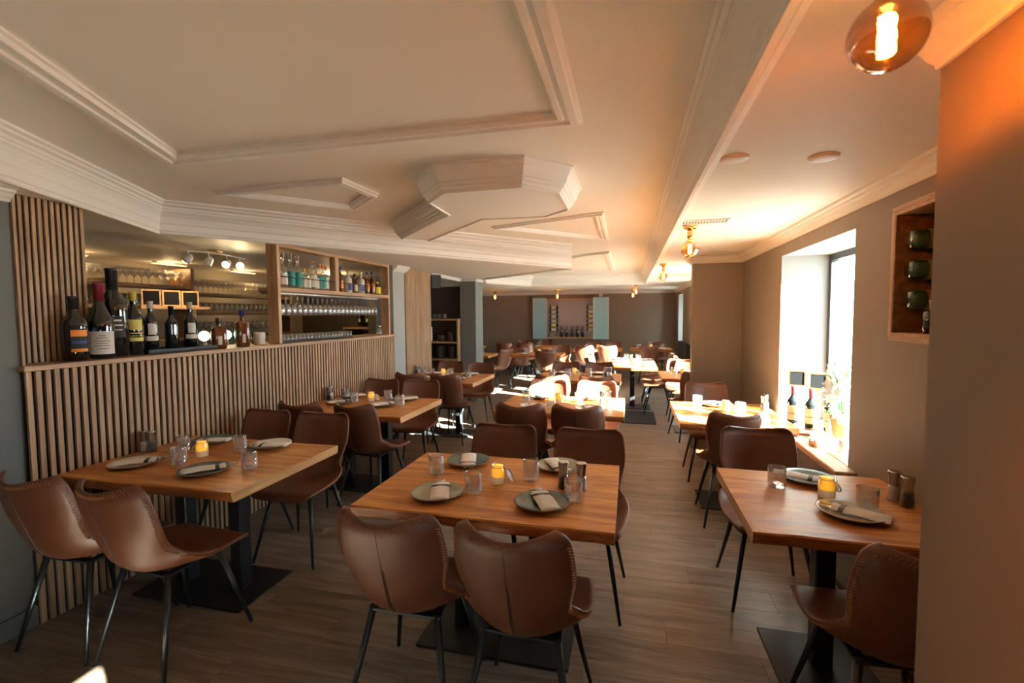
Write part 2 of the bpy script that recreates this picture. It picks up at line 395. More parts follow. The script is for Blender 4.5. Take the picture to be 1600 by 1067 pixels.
# coffer outline (clockwise seen from above does not matter; inward offset computed)
COF = [(0.31, -2.4), (0.31, 10.55), (-2.15, 10.4), (-2.80, 9.1), (-2.55, 8.2), (-0.79, 6.62), (-3.46, 2.85), (-1.28, -1.35), (-1.28, -2.4)]
def offset_poly(P, d):
    """offset towards the inside (positive d) of a closed polygon"""
    n = len(P); area = sum(P[i][0] * P[(i + 1) % n][1] - P[(i + 1) % n][0] * P[i][1] for i in range(n)) / 2
    sg = 1 if area > 0 else -1; out = []
    for i in range(n):
        p0, p1, p2 = Vector(P[i - 1]), Vector(P[i]), Vector(P[(i + 1) % n])
        d1 = (p1 - p0).normalized(); d2 = (p2 - p1).normalized()
        n1 = Vector((-d1.y, d1.x)) * sg; n2 = Vector((-d2.y, d2.x)) * sg
        k = n1 + n2; k = k / max(0.15, (1 + n1.dot(n2)))
        out.append((p1.x + k.x * d, p1.y + k.y * d))
    return out
COF_TOP = [(0.22, -2.3), (0.22, 10.35), (-2.05, 10.2), (-2.62, 9.1), (-2.30, 8.2), (-0.68, 5.78), (-3.27, 2.74), (-1.13, -1.35), (-1.13, -2.3)]
def sweep_closed(mb, P, prof, mi=0, top=None):
    if top:
        rings = []
        for d, z in prof:
            if d <= 0: rings.append(offset_poly(P, d))
            else:
                f = min(1, d / 0.137); rings.append([(p[0] * (1 - f) + q[0] * f, p[1] * (1 - f) + q[1] * f) for p, q in zip(P, top)])
    else: rings = [offset_poly(P, d) for d, z in prof]
    n = len(P); b = len(mb.v)
    for (d, z), R in zip(prof, rings): mb.v += [(x, y, z) for x, y in R]
    for k in range(len(prof) - 1):
        for i in range(n):
            j = (i + 1) % n
            mb.f.append([b + k * n + i, b + k * n + j, b + (k + 1) * n + j, b + (k + 1) * n + i]); mb.m.append(mi); mb.s.append(False)
def sweep_open(mb, path, prof, side=1, mi=0, caps=True):
    """profile (d, z) swept along an open horizontal path, d to the left of travel when side=1"""
    P = [Vector(p) for p in path]; n = len(P); offs = []
    for i in range(n):
        ns = []
        if i > 0: e = (P[i] - P[i - 1]).normalized(); ns.append(Vector((-e.y, e.x)))
        if i < n - 1: e = (P[i + 1] - P[i]).normalized(); ns.append(Vector((-e.y, e.x)))
        k = ns[0] if len(ns) == 1 else (ns[0] + ns[1]) / max(0.2, 1 + ns[0].dot(ns[1]))
        offs.append(k * side)
    b = len(mb.v); m = len(prof)
    for i in range(n):
        for d, z in prof: mb.v.append((P[i].x + offs[i].x * d, P[i].y + offs[i].y * d, z))
    for i in range(n - 1):
        for k in range(m - 1):
            mb.f.append([b + i * m + k, b + i * m + k + 1, b + (i + 1) * m + k + 1, b + (i + 1) * m + k]); mb.m.append(mi); mb.s.append(False)
    if caps:
        mb.f.append([b + k for k in range(m)]); mb.m.append(mi); mb.s.append(False)
        mb.f.append([b + (n - 1) * m + k for k in range(m)]); mb.m.append(mi); mb.s.append(False)

# low ceiling with the coffer cut out
outer = [(-6.4, -3.2), (1.9, -3.2), (1.9, 14.0), (-6.4, 14.0)]
cb = MB()
tri = tessellate_polygon([[Vector((*p, 0)) for p in outer], [Vector((*p, 0)) for p in COF]])
allp = outer + COF
cb.add([(x, y, ZL) for x, y in allp], [tuple(t) for t in tri])
cb.box(-6.4, -3.2, 2.60, 1.9, 14.0, 2.75)
struct('ceiling', cb, M_ceil)
up_ = MB(); OUT = offset_poly(COF, -0.1)
tri = tessellate_polygon([[Vector((*p, 0)) for p in OUT]])
up_.add([(x, y, ZU) for x, y in OUT], [tuple(t) for t in tri])
up_.add([(x, y, ZU + 0.03) for x, y in OUT], [tuple(t) for t in tri])
struct('ceiling_coffer', up_, M_ceil)
cor = MB()
sweep_closed(cor, COF, [(-0.05, 2.2505), (-0.05, 2.238), (-0.028, 2.234), (-0.022, 2.228), (0.0, 2.228), (0.006, 2.236), (0.004, 2.250), (0.012, 2.256), (0.014, 2.30), (0.022, 2.312), (0.026, 2.325),
                        (0.038, 2.352), (0.060, 2.376), (0.072, 2.384), (0.074, 2.394), (0.084, 2.398), (0.088, 2.414), (0.112, 2.420), (0.116, 2.432), (0.135, 2.437), (0.137, 2.4505)], top=COF_TOP)
struct('trim_1', cor, M_trim)
# big flat panel moulding on the coffer ceiling
def panel(name, P, w=0.12, h=0.035):
    q = MB()
    sweep_closed(q, P, [(0, ZU + 0.002), (0, ZU - h * 0.45), (w * 0.12, ZU - h * 0.6), (w * 0.15, ZU - h), (w * 0.42, ZU - h), (w * 0.45, ZU - h * 0.7), (w * 0.62, ZU - h * 0.6),
                        (w * 0.66, ZU - h * 0.85), (w * 0.84, ZU - h * 0.85), (w * 0.88, ZU - h * 0.35), (w, ZU - h * 0.3), (w, ZU + 0.002)])
    return struct(name, q, M_trim)
panel('trim_2', [(-0.205, -1.9), (-0.205, 2.125), (-2.455, 2.10), (-1.10, -0.60), (-1.10, -1.9)], 0.115, 0.035)
panel('trim_3', [(-1.72, 2.605), (-1.70, 3.01), (-2.10, 3.36), (-2.74, 2.64)], 0.085, 0.03)
panel('trim_4', [(-0.215, 4.02), (-0.235, 5.50), (-1.30, 4.40)], 0.085, 0.03)
panel('trim_5', [(-0.27, 6.55), (-0.27, 9.3), (-2.2, 9.3), (-2.15, 8.3), (-0.62, 6.75)], 0.085, 0.03)

# medallion: dropped octagon with an arm running into the cornice
ZM = 2.30
MED = [(-1.315, 2.76), (-1.08, 2.50), (-0.55, 2.50), (-0.32, 2.74), (-0.32, 3.26), (-0.56, 3.50), (-1.03, 3.47), (-1.86, 4.33), (-2.17, 4.02), (-1.33, 3.13)]
MED = MED[::-1]
med = MB()
prof = [(0.0, ZU + 0.002), (0.0, ZU - 0.012), (0.014, ZU - 0.018), (0.018, ZU - 0.035), (0.022, ZU - 0.04), (0.034, ZU - 0.065), (0.042, ZU - 0.092), (0.050, ZU - 0.096), (0.052, ZU - 0.112),
        (0.064, ZU - 0.118), (0.070, ZU - 0.132), (0.080, ZU - 0.136), (0.082, ZM), (0.094, ZM), (0.096, ZM + 0.008), (0.104, ZM + 0.008)]
sweep_closed(med, MED, prof)
inn = offset_poly(MED, 0.104)
tri = tessellate_polygon([[Vector((*p, 0)) for p in inn]])
med.add([(x, y, ZM + 0.008) for x, y in inn], [tuple(t) for t in tri])
med = struct('trim_6', med, M_trim)

# walls
def wallbox(name, mat, *boxes):
    b = MB()
    for q in boxes: b.box(*q)
    return struct(name, b, mat)
wallbox('wall_left', M_greyw, (-3.15, -3.2, 0, -3.0, 1.70, ZL))
wallbox('baseboard_left', M_greyw, (-3.0, -3.2, 0.0, -2.985, 1.70, 0.10))
wallbox('wall_back', M_greyw, (-3.15, -3.2, 0, 0.9, -3.0, ZL))
wallbox('wall_jog', M_taupe, (0.715, 0.9, 0, 1.3, 1.37, ZL), (0.715, -0.20, 0, 0.87, 0.9, ZL), (0.715, -3.2, 0, 0.87, -0.70, ZL), (0.715, -0.70, 0, 0.87, -0.20, 0.6), (0.715, -0.70, 1.46, 0.87, -0.20, ZL))
def winwall():
    b = MB(); x0, x1 = XR, 1.665
    holes = [(3.10, 4.45, 0.66, 2.08), (6.55, 8.05, 0.66, 2.08), (8.75, 10.05, 0.66, 2.08), (12.05, 13.1, 0.66, 2.08)]
    yy = 2.385
    b.box(x0, 1.30, 0, x1, 2.385, 1.495); b.box(x0, 1.30, 2.028, x1, 2.385, ZL); b.box(x0, 1.30, 1.495, x1, 1.615, 2.028); b.box(1.56, 1.615, 1.495, x1, 2.385, 2.028)
    for a, c, z0, z1 in holes:
        b.box(x0, yy, 0, x1, a, ZL); b.box(x0, a, 0, x1, c, z0); b.box(x0, a, z1, x1, c, ZL); yy = c
    b.box(x0, yy, 0, x1, 14.0, ZL)
    return b, holes
b, HOLES = winwall()
struct('wall_right', b, M_taupe)
for i, (a, c, z0, z1) in enumerate(HOLES):
    # plaster lining of the deep reveal
    q = MB(); e = 0.004
    q.box(XR + 0.001, a, z0, 1.60, a + e, z1); q.box(XR + 0.001, c - e, z0, 1.60, c, z1); q.box(XR + 0.001, a + e, z1 - e, 1.60, c - e, z1)
    struct('trim_%d' % (i + 12), q, M_reveal)
    # dark aluminium frame, mullion and pane
    w = MB(); fx0, fx1 = 1.60, 1.66; t = 0.055
    w.box(fx0, a, z0, fx1, a + t, z1); w.box(fx0, c - t, z0, fx1, c, z1); w.box(fx0, a + t, z0, fx1, c - t, z0 + t); w.box(fx0, a + t, z1 - t, fx1, c - t, z1)
    win = struct('window_%d' % (i + 1), w, plain('window_frame_%d' % i, (0.03, 0.035, 0.04), 0.4))
    p = MB().box(1.628, a + t, z0 + t, 1.634, c - t, z1 - t).build('window_pane', M_pane, win)
    portal('portal_%d' % (i + 1), (1.70, (a + c) / 2, (z0 + z1) / 2), (0, PI / 2, 0), z1 - z0, c - a)
portal('portal_jog', (0.90, -0.45, 1.06), (0, PI / 2, 0), 0.92, 0.50)
wf = MB(); wf.box(0.80, -0.70, 0.6, 0.85, -0.67, 1.46); wf.box(0.80, -0.23, 0.6, 0.85, -0.20, 1.46); wf.box(0.80, -0.67, 0.6, 0.85, -0.23, 0.63); wf.box(0.80, -0.67, 1.43, 0.85, -0.23, 1.46)
w5 = struct('window_5', wf, M_black); MB().box(0.823, -0.67, 0.63, 0.828, -0.23, 1.43).build('window_pane', M_pane, w5)
wallbox('wall_column', M_taupe, (0.71, 5.85, 0, XR, 5.99, ZL))
wallbox('wall_far', M_taupe, (-6.4, 13.8, 0, 1.9, 14.0, ZL))
wallbox('wall_far_left', M_taupe, (-6.4, 8.5, 0, -6.2, 13.8, ZL))
wallbox('wall_bar_back', M_barwall, (-5.9, 0.9, 0, -5.75, 8.5, ZL))
wallbox('wall_bar_near', M_taupe, (-5.75, 0.9, 0, -3.15, 1.05, ZL))
wallbox('wall_bar_far', M_dark, (-5.75, 7.35, 0, -4.62, 7.5, ZL), (-3.72, 6.75, 0, -3.15, 6.85, ZL), (-4.62, 7.35, 2.0, -3.72, 7.5, ZL), (-4.05, 7.35, 0, -3.72, 7.5, 2.0))
wallbox('wall_pier_left', M_lgrey, (-3.15, 5.58, 0, -2.985, 5.90, ZL))
wallbox('wall_slat_left', M_taupe, (-3.15, 5.90, 0, -3.0, 6.75, ZL))
wallbox('wall_niche', M_dark, (-3.98, 8.42, 0, -3.0, 8.56, 2.135), (-4.12, 6.85, 0, -3.98, 8.56, ZL))
wallbox('wall_niche_bulkhead', M_white, (-3.98, 8.30, 2.135, -3.0, 8.56, ZL))
wallbox('wall_pillar', M_greyw, (-2.995, 8.10, 0, -2.70, 8.52, ZL))
wallbox('wall_far_left_front', M_taupe, (-6.2, 8.56, 0, -4.0, 8.70, ZL))
# outside ground that bounces daylight; added unseen wall blocks sun at the far window
struct('sun_blocker_outside', MB().box(3.2, 10.5, -0.3, 3.4, 12.4, 3.8), M_ground)
struct('ground_outside', MB().box(1.9, -20, -0.35, 40, 40, -0.3).box(-30, -30, -0.35, 1.9, -3.3, -0.3), M_ground)

# crown mouldings
CR = [(0, 2.175), (0.010, 2.175), (0.014, 2.186), (0.030, 2.196), (0.044, 2.212), (0.056, 2.218), (0.060, 2.230), (0.078, 2.236), (0.080, ZL)]
CRB = CR + [(0, ZL)]
q = MB(); sweep_open(q, [(0.715, -3.0), (0.715, 1.37), (XR, 1.37)][:2], CRB, 1)
struct('trim_7', q, M_trim)
q = MB(); sweep_open(q, [(XR, 1.37), (XR, 5.85), (0.71, 5.85), (0.71, 5.99), (XR, 5.99), (XR, 13.8), (-6.2, 13.8)], CRB, 1)
struct('trim_8', q, M_trim)
q = MB(); sweep_open(q, [(-3.0, -3.0), (-3.0, 1.70)], CRB, -1); struct('trim_9', q, M_trim)
q = MB(); sweep_open(q, [(-2.985, 5.58), (-2.985, 5.93)], CRB, -1); struct('trim_10', q, M_trim)
q = MB(); sweep_open(q, [(-3.0, 6.77), (-3.0, 8.10), (-2.70, 8.10), (-2.70, 8.52)], [(d * 0.6, ZL - (ZL - z) * 0.6) for d, z in CRB], -1); struct('trim_11', q, M_trim)

# small things on the ceilings
disc = MB().lathe([(0.0, ZL - 0.012), (0.050, ZL - 0.012), (0.056, ZL - 0.008), (0.058, ZL)], seg=32).mesh('ceiling_speaker', M_trim)
d1 = tag(obj('ceiling_speaker', disc, None, (0.42, 2.18, 0)), 'small flat white ceiling disc beside the long moulding', 'ceiling disc', 'white ceiling discs')
d2 = tag(obj('ceiling_speaker', disc, None, (0.78, 2.26, 0)), 'small flat white ceiling disc nearer the right wall', 'ceiling disc', 'white ceiling discs')
def grille(x, y, lab, rz=0):
    t = empty('ceiling_vent', (x, y, ZL), rz, lab, 'ceiling vent', 'slotted ceiling vents')
    f = MB(); f.box(-0.17, -0.07, -0.008, 0.17, -0.055, 0); f.box(-0.17, 0.055, -0.008, 0.17, 0.07, 0); f.box(-0.17, -0.055, -0.008, -0.155, 0.055, 0); f.box(0.155, -0.055, -0.008, 0.17, 0.055, 0)
    f.build('vent_frame', M_trim, t)
    MB().box(-0.155, -0.055, -0.002, 0.155, 0.055, 0).build('vent_back', M_ink, t)
    s = MB().box(-0.005, -0.052, -0.006, 0.005, 0.052, -0.002).mesh('vent_slat', M_trim)
    for k in range(15): obj('vent_slat', s, t, (-0.14 + k * 0.02, 0, 0))
grille(0.50, 3.60, 'white slotted ceiling vent beside the nearer globe ceiling lamp')
grille(0.93, 5.30, 'white slotted ceiling vent near the taupe column', 0.4)
tag(MB().bbox(-0.86, 13.70, 2.10, -0.76, 13.8, 2.19, 0.01).build('motion_sensor', M_trim), 'small white sensor box high on the far wall', 'sensor')

# ------------------------------------------------------------------ bar counter with slats
bar = empty('bar_counter', (-3.0, 3.6, 0), 0, 'long bar counter front clad in vertical oak slats on black backing', 'bar counter')
def kid(mb, name, mat, parent, keep=None):
    o = mb.build(name, mat, parent); o.matrix_parent_inverse = Matrix.Translation(parent.location).inverted() if parent.rotation_euler.z == 0 else parent.matrix_world.inverted()
    return o
kid(MB().box(-3.12, 1.702, 0, -2.985, 5.575, 1.327), 'backing_board', M_felt, bar)
slat_me = MB().bbox(-0.0, -0.0122, 0.0, 0.015, 0.0122, 1.325, 0.0012).mesh('slat', M_slat)
yb = 1.7155; n = 0
while yb < 5.57:
    s = obj('slat', slat_me, bar, (-2.985 - bar.location.x, yb - bar.location.y, 0)); yb += 0.0413; n += 1
kid(MB().bbox(-3.38, 1.69, 1.327, -2.955, 5.60, 1.356, 0.003), 'bar_top', M_cap, bar)
tp = empty('slat_panel', (-3.0, 1.84, 0), 0, 'tall narrow panel of dark oak slats at the near end of the bar', 'wall panel', 'oak slat wall panels')
kid(MB().box(-3.15, 1.702, 1.357, -3.137, 2.118, ZL), 'backing_board', M_felt, tp)
kid(MB().bbox(-3.13, 1.702, 1.357, -2.985, 1.715, ZL - 0.001, 0.001), 'corner_board', M_slat, tp)
ts = MB().bbox(0, -0.0086, 1.357, 0.013, 0.0086, ZL - 0.002, 0.0012).mesh('slat', M_slat)
for k in range(11):
    obj('slat', ts, tp, (-0.137, 1.812 + k * 0.0290 - 1.84, 0))
fp = empty('slat_panel', (-3.0, 6.3, 0), 0, 'tall oak slat panel beyond the bar between grey pier and shelf niche', 'wall panel', 'oak slat wall panels')
kid(MB().box(-3.0, 5.905, 0, -2.99, 6.75, ZL), 'backing_board', M_felt, fp)
fs = MB().bbox(0, -0.0085, 0.0, 0.018, 0.0085, ZL - 0.002, 0.0012).mesh('slat', M_slat)
for k in range(31): obj('slat', fs, fp, (0.01, 5.922 + k * 0.0272 - 6.3, 0))

# oak frame shelf standing on the bar
fr = empty('bar_shelf_frame', (-3.07, 4.5, 1.356), 0, 'oak frame shelf standing on the bar holding spirits and hanging glasses', 'shelf')
def at0(parent, mb, name, mat): return kid(mb, name, mat, parent)
at0(fr, MB().bbox(-3.115, 3.530, 1.356, -3.0, 3.566, ZL - 0.001, 0.002), 'post', M_frame)
at0(fr, MB().bbox(-3.115, 5.485, 1.356, -3.0, 5.520, ZL - 0.002, 0.002), 'post', M_frame)
at0(fr, MB().bbox(-3.113, 3.566, 2.212, -3.0, 5.485, ZL - 0.006, 0.002), 'top_rail', M_cap)
at0(fr, MB().bbox(-3.24, 3.566, 1.820, -3.0, 5.485, 1.858, 0.002), 'shelf_board', M_cap)
at0(fr, MB().bbox(-3.07, 4.375, 1.858, -3.0, 4.435, 2.212, 0.002), 'divider', M_frame)
at0(fr, MB().tube([(-3.01, 3.566, 1.955), (-3.01, 5.485, 1.955)], 0.004, 6), 'guard_rod', M_black)
for k in range(4): at0(fr, MB().box(-3.225 + k * 0.058, 3.58, 1.800, -3.215 + k * 0.058, 5.30, 1.812), 'glass_rail', M_steel)
at0(fr, MB().box(-3.235, 3.58, 1.812, -3.03, 3.60, 1.820).box(-3.235, 5.28, 1.812, -3.03, 5.30, 1.820), 'rail_mount', M_steel)

# ------------------------------------------------------------------ bottles
def bottle_proto(r, h, kind='bordeaux', seg=20):
    if kind == 'bordeaux':
        P = [(0, 0.004), (r * 0.8, 0.0), (r, 0.012), (r, h * 0.58), (r * 0.94, h * 0.63), (r * 0.62, h * 0.69), (r * 0.38, h * 0.75), (r * 0.34, h * 0.80), (r * 0.34, h * 0.965), (r * 0.40, h * 0.97), (r * 0.40, h * 0.998), (0, h)]
    elif kind == 'burgundy':
        P = [(0, 0.004), (r * 0.8, 0.0), (r, 0.012), (r, h * 0.45), (r * 0.92, h * 0.52), (r * 0.66, h * 0.62), (r * 0.42, h * 0.71), (r * 0.33, h * 0.78), (r * 0.30, h * 0.965), (r * 0.36, h * 0.97), (r * 0.36, h * 0.998), (0, h)]
    elif kind == 'spirit':
        P = [(0, 0.004), (r * 0.85, 0.0), (r, 0.010), (r, h * 0.60), (r * 0.86, h * 0.66), (r * 0.45, h * 0.71), (r * 0.33, h * 0.76), (r * 0.32, h * 0.90), (r * 0.38, h * 0.905), (r * 0.38, h * 0.995), (0, h)]
    elif kind == 'tall':
        P = [(0, 0.004), (r * 0.85, 0.0), (r, 0.010), (r, h * 0.52), (r * 0.80, h * 0.60), (r * 0.36, h * 0.70), (r * 0.30, h * 0.76), (r * 0.30, h * 0.93), (r * 0.42, h * 0.94), (r * 0.42, h * 0.995), (0, h)]
    else:   # flask
        P = [(0, 0.004), (r * 0.9, 0.0), (r, 0.010), (r, h * 0.62), (r * 0.90, h * 0.68), (r * 0.40, h * 0.70), (r * 0.30, h * 0.73), (r * 0.30, h * 0.84), (r * 0.42, h * 0.845), (r * 0.42, h * 0.99), (0, h)]
    return P
def band(r, z0, z1, a0, a1, seg=10, e=0.0008):
    m = MB(); vs = []
    for k in range(seg + 1):
        a = a0 + (a1 - a0) * k / seg
        for z in (z0, z1): vs.append(((r + e) * math.cos(a), (r + e) * math.sin(a), z))
    vs2 = [(v[0] * (r + e + 0.0006) / (r + e), v[1] * (r + e + 0.0006) / (r + e), v[2]) for v in vs]
    fs = [(2 * k, 2 * k + 2, 2 * k + 3, 2 * k + 1) for k in range(seg)]
    m.add(vs2, fs, 0, True); return m
def make_bottle(name, label, cat, r, h, kind, glass, cap, labels, loc=(0, 0, 0), rz=0, group=None, capz=0.80, square=False):
    """labels: (z0, z1, angle width, material[, angle centre])"""
    t = empty(name, loc, rz, label, cat, group)
    P = bottle_proto(r, h, kind)
    rf = None
    if square:
        def rf(rr, z, a, k):
            if rr < r * 0.7: return rr
            c, s_ = abs(math.cos(a)), abs(math.sin(a)); return rr * min(1.22, 1.0 / max((c ** 6 + s_ ** 6) ** (1 / 6), 1e-3))
    MB().lathe(P, seg=24, rfun=rf).build('bottle_body', glass, t)
    rc = [p for p in P if p[1] >= capz * h * 0.98 and p[0] > 0]
    rn = max(p[0] for p in rc) if rc else r * 0.34
    rn0 = r * 0.36 if kind != 'flask' else r * 0.44
    MB().lathe([(0, capz * h), (rn0 * 1.06, capz * h), (rn0 * 1.10, h * 0.97), (rn0 * 1.22, h * 0.975), (rn0 * 1.22, h + 0.001), (0, h + 0.0015)], seg=16).build('bottle_cap', cap, t)
    for li, L_ in enumerate(labels):
        z0, z1, aw, mt = L_[:4]; ac = L_[4] if len(L_) > 4 else 0.0
        band(r * (1.0 if not square else 1.01), z0 * h, z1 * h, ac - aw / 2, ac + aw / 2, e=0.0008 + 0.0007 * li).build('bottle_label', mt, t)
    return t
ZB = 1.357
FACE = -0.62   # labels turned towards the room and camera
BG = 'wine bottles standing on the bar top'
make_bottle('wine_bottle', 'black magnum bottle with an orange and dark label, leftmost on the bar', 'bottle', 0.062, 0.362, 'bordeaux', M_bottle, M_foil, [(0.14, 0.50, 1.2, M_ink, 0.35), (0.38, 0.48, 1.2, M_orange, 0.36), (0.14, 0.19, 1.2, M_orange, 0.36), (0.27, 0.31, 1.1, M_navy, 0.36)], (-3.052, 1.985, ZB), FACE, BG)
b2 = make_bottle('wine_bottle', 'large dark bottle with wine-red capsule and wide cream label on the bar', 'bottle', 0.068, 0.448, 'burgundy', M_bottle, M_redfoil, [(0.06, 0.36, 1.9, M_label, 0.1)], (-3.060, 2.125, ZB), FACE, BG, 0.76)
for k, (z, w_) in enumerate([(0.30, 0.5), (0.27, 0.8), (0.23, 1.1), (0.20, 0.9), (0.17, 1.1), (0.13, 0.8)]): band(0.0690, z * 0.448, z * 0.448 + 0.003, 0.1 - w_ / 2, 0.1 + w_ / 2).build('label_line', M_ink, b2)
make_bottle('wine_bottle', 'tallest oversized black wine bottle with dark label standing on the bar', 'bottle', 0.078, 0.545, 'bordeaux', M_bottle, M_foil, [(0.22, 0.46, 0.9, M_ink, 0.25), (0.40, 0.42, 0.5, M_cream, 0.25), (0.35, 0.365, 0.6, M_cream, 0.25), (0.30, 0.31, 0.5, M_cream, 0.25)], (-3.12, 2.245, ZB), FACE, BG, 0.74)
make_bottle('wine_bottle', 'dark wine bottle with gold label and gold capsule on the bar', 'bottle', 0.050, 0.405, 'bordeaux', M_bottle, M_gold, [(0.40, 0.56, 1.5, M_gold, 0.15), (0.22, 0.28, 1.7, M_gold, 0.15), (0.34, 0.355, 1.7, M_gold, 0.15), (0.30, 0.31, 1.7, M_gold, 0.15)], (-3.10, 2.352, ZB), FACE, BG, 0.86)
tray = empty('bar_tray', (-3.20, 2.68, ZB), 0, 'low black tray under three wine bottles on the bar', 'tray')
kid(MB().bbox(-3.28, 2.40, ZB, -3.05, 2.93, ZB + 0.008, 0.003), 'tray_floor', M_black, tray)
kid(MB().box(-3.06, 2.40, ZB + 0.008, -3.05, 2.93, ZB + 0.026).box(-3.28, 2.40, ZB + 0.008, -3.27, 2.93, ZB + 0.026).box(-3.27, 2.40, ZB + 0.008, -3.06, 2.41, ZB + 0.026).box(-3.27, 2.92, ZB + 0.008, -3.06, 2.93, ZB + 0.026), 'tray_rim', M_black, tray)
wl = [(0.34, 0.56, 1.0, M_label, 0.1), (0.22, 0.31, 1.8, M_label, 0.1)]
ZT = ZB + 0.009
make_bottle('wine_bottle', 'dark wine bottle with white cap and two-piece white label, nearer in the tray', 'bottle', 0.043, 0.34, 'bordeaux', M_bottle, M_label, wl, (-3.155, 2.505, ZT), FACE, BG, 0.86)
make_bottle('wine_bottle', 'slim black wine bottle with small silver label between white-capped bottles', 'bottle', 0.042, 0.31, 'bordeaux', M_bottle, M_foil, [(0.36, 0.58, 0.7, M_steel, 0.2)], (-3.155, 2.655, ZT), FACE, BG)
make_bottle('wine_bottle', 'dark wine bottle with white cap and white label, farther in the tray', 'bottle', 0.043, 0.34, 'bordeaux', M_bottle, M_label, wl, (-3.155, 2.800, ZT), FACE, BG, 0.86)
make_bottle('spirit_bottle', 'squat square amber spirit bottle with clear stopper and white label on bar', 'bottle', 0.050, 0.235, 'flask', M_amberliq, M_glass, [(0.12, 0.40, 0.9, M_label, 0.2)], (-3.09, 2.985, ZB), FACE, BG, 0.83, True)
make_bottle('spirit_bottle', 'square dark spirit bottle with blue cap and orange neck on the bar', 'bottle', 0.050, 0.295, 'flask', M_amberliq, M_navy, [(0.10, 0.34, 0.8, M_label, 0.2)], (-3.09, 3.215, ZB), FACE, BG, 0.85, True)
# glowing beer tap badges behind the bottles
M_badge = plain('lit_badge', (0.9, 0.85, 0.75), 0.4, emit=(1.0, 0.85, 0.62), es=2.2)
M_badgeg = plain('lit_badge_green', (0.5, 0.9, 0.7), 0.4, emit=(0.45, 1.0, 0.7), es=1.6)
for y_, mt, lb in ((3.16, M_badge, 'beer tap with round glowing white badge behind the square bottles'), (3.38, M_badgeg, 'beer tap with glowing green badge, nearer of the green pair'), (3.52, M_badgeg, 'beer tap with glowing green badge beside the oak post')):
    tt = empty('beer_tap', (-3.42, y_, 1.20), 0, lb, 'beer tap', 'beer taps behind the bar')
    MB().lathe([(0.03, 0), (0.03, 0.02), (0.016, 0.03), (0.016, 0.19), (0, 0.2)], seg=14).build('tap_column', M_steel, tt)
    g = MB(); g.lathe([(0, -0.008), (0.038, -0.008), (0.042, 0), (0.038, 0.008), (0, 0.008)], seg=24, axis='y', c=(0, 0, 0.24)); o = g.build('tap_badge', mt, tt); o.rotation_euler = (0, 0, 0.9)
    MB().tube([(0.0, 0.0, 0.15), (0.05, -0.02, 0.15), (0.06, -0.025, 0.12)], 0.007, 8).build('tap_spout', M_steel, tt)
cj = empty('candle_jar', (-3.09, 3.395, ZB), 0, 'short cream ceramic jar standing on bar beside the oak post', 'jar')
MB().lathe([(0, 0), (0.040, 0), (0.044, 0.006), (0.044, 0.05), (0.0445, 0.052)], seg=28).build('jar_base', M_cream, cj)
MB().lathe([(0.0445, 0.052), (0.0455, 0.056), (0.0455, 0.098), (0.042, 0.104), (0.03, 0.106), (0, 0.106)], seg=28).build('jar_top', M_label, cj)
tg = empty('dark_tumbler', (-3.075, 3.495 - 0.0, ZB), 0, 'tall dark glass with gold rim squeezed beside the oak post', 'glass')
tg.location = (-3.20, 3.47, ZB)
MB().lathe([(0, 0), (0.030, 0), (0.032, 0.004), (0.034, 0.11), (0.031, 0.11), (0.029, 0.012), (0, 0.01)], seg=24).build('tumbler_body', M_bottle, tg)
MB().lathe([(0.034, 0.1102), (0.0345, 0.113), (0.031, 0.113), (0.031, 0.1102)], seg=24, closed=True).build('tumbler_rim', M_brass, tg)

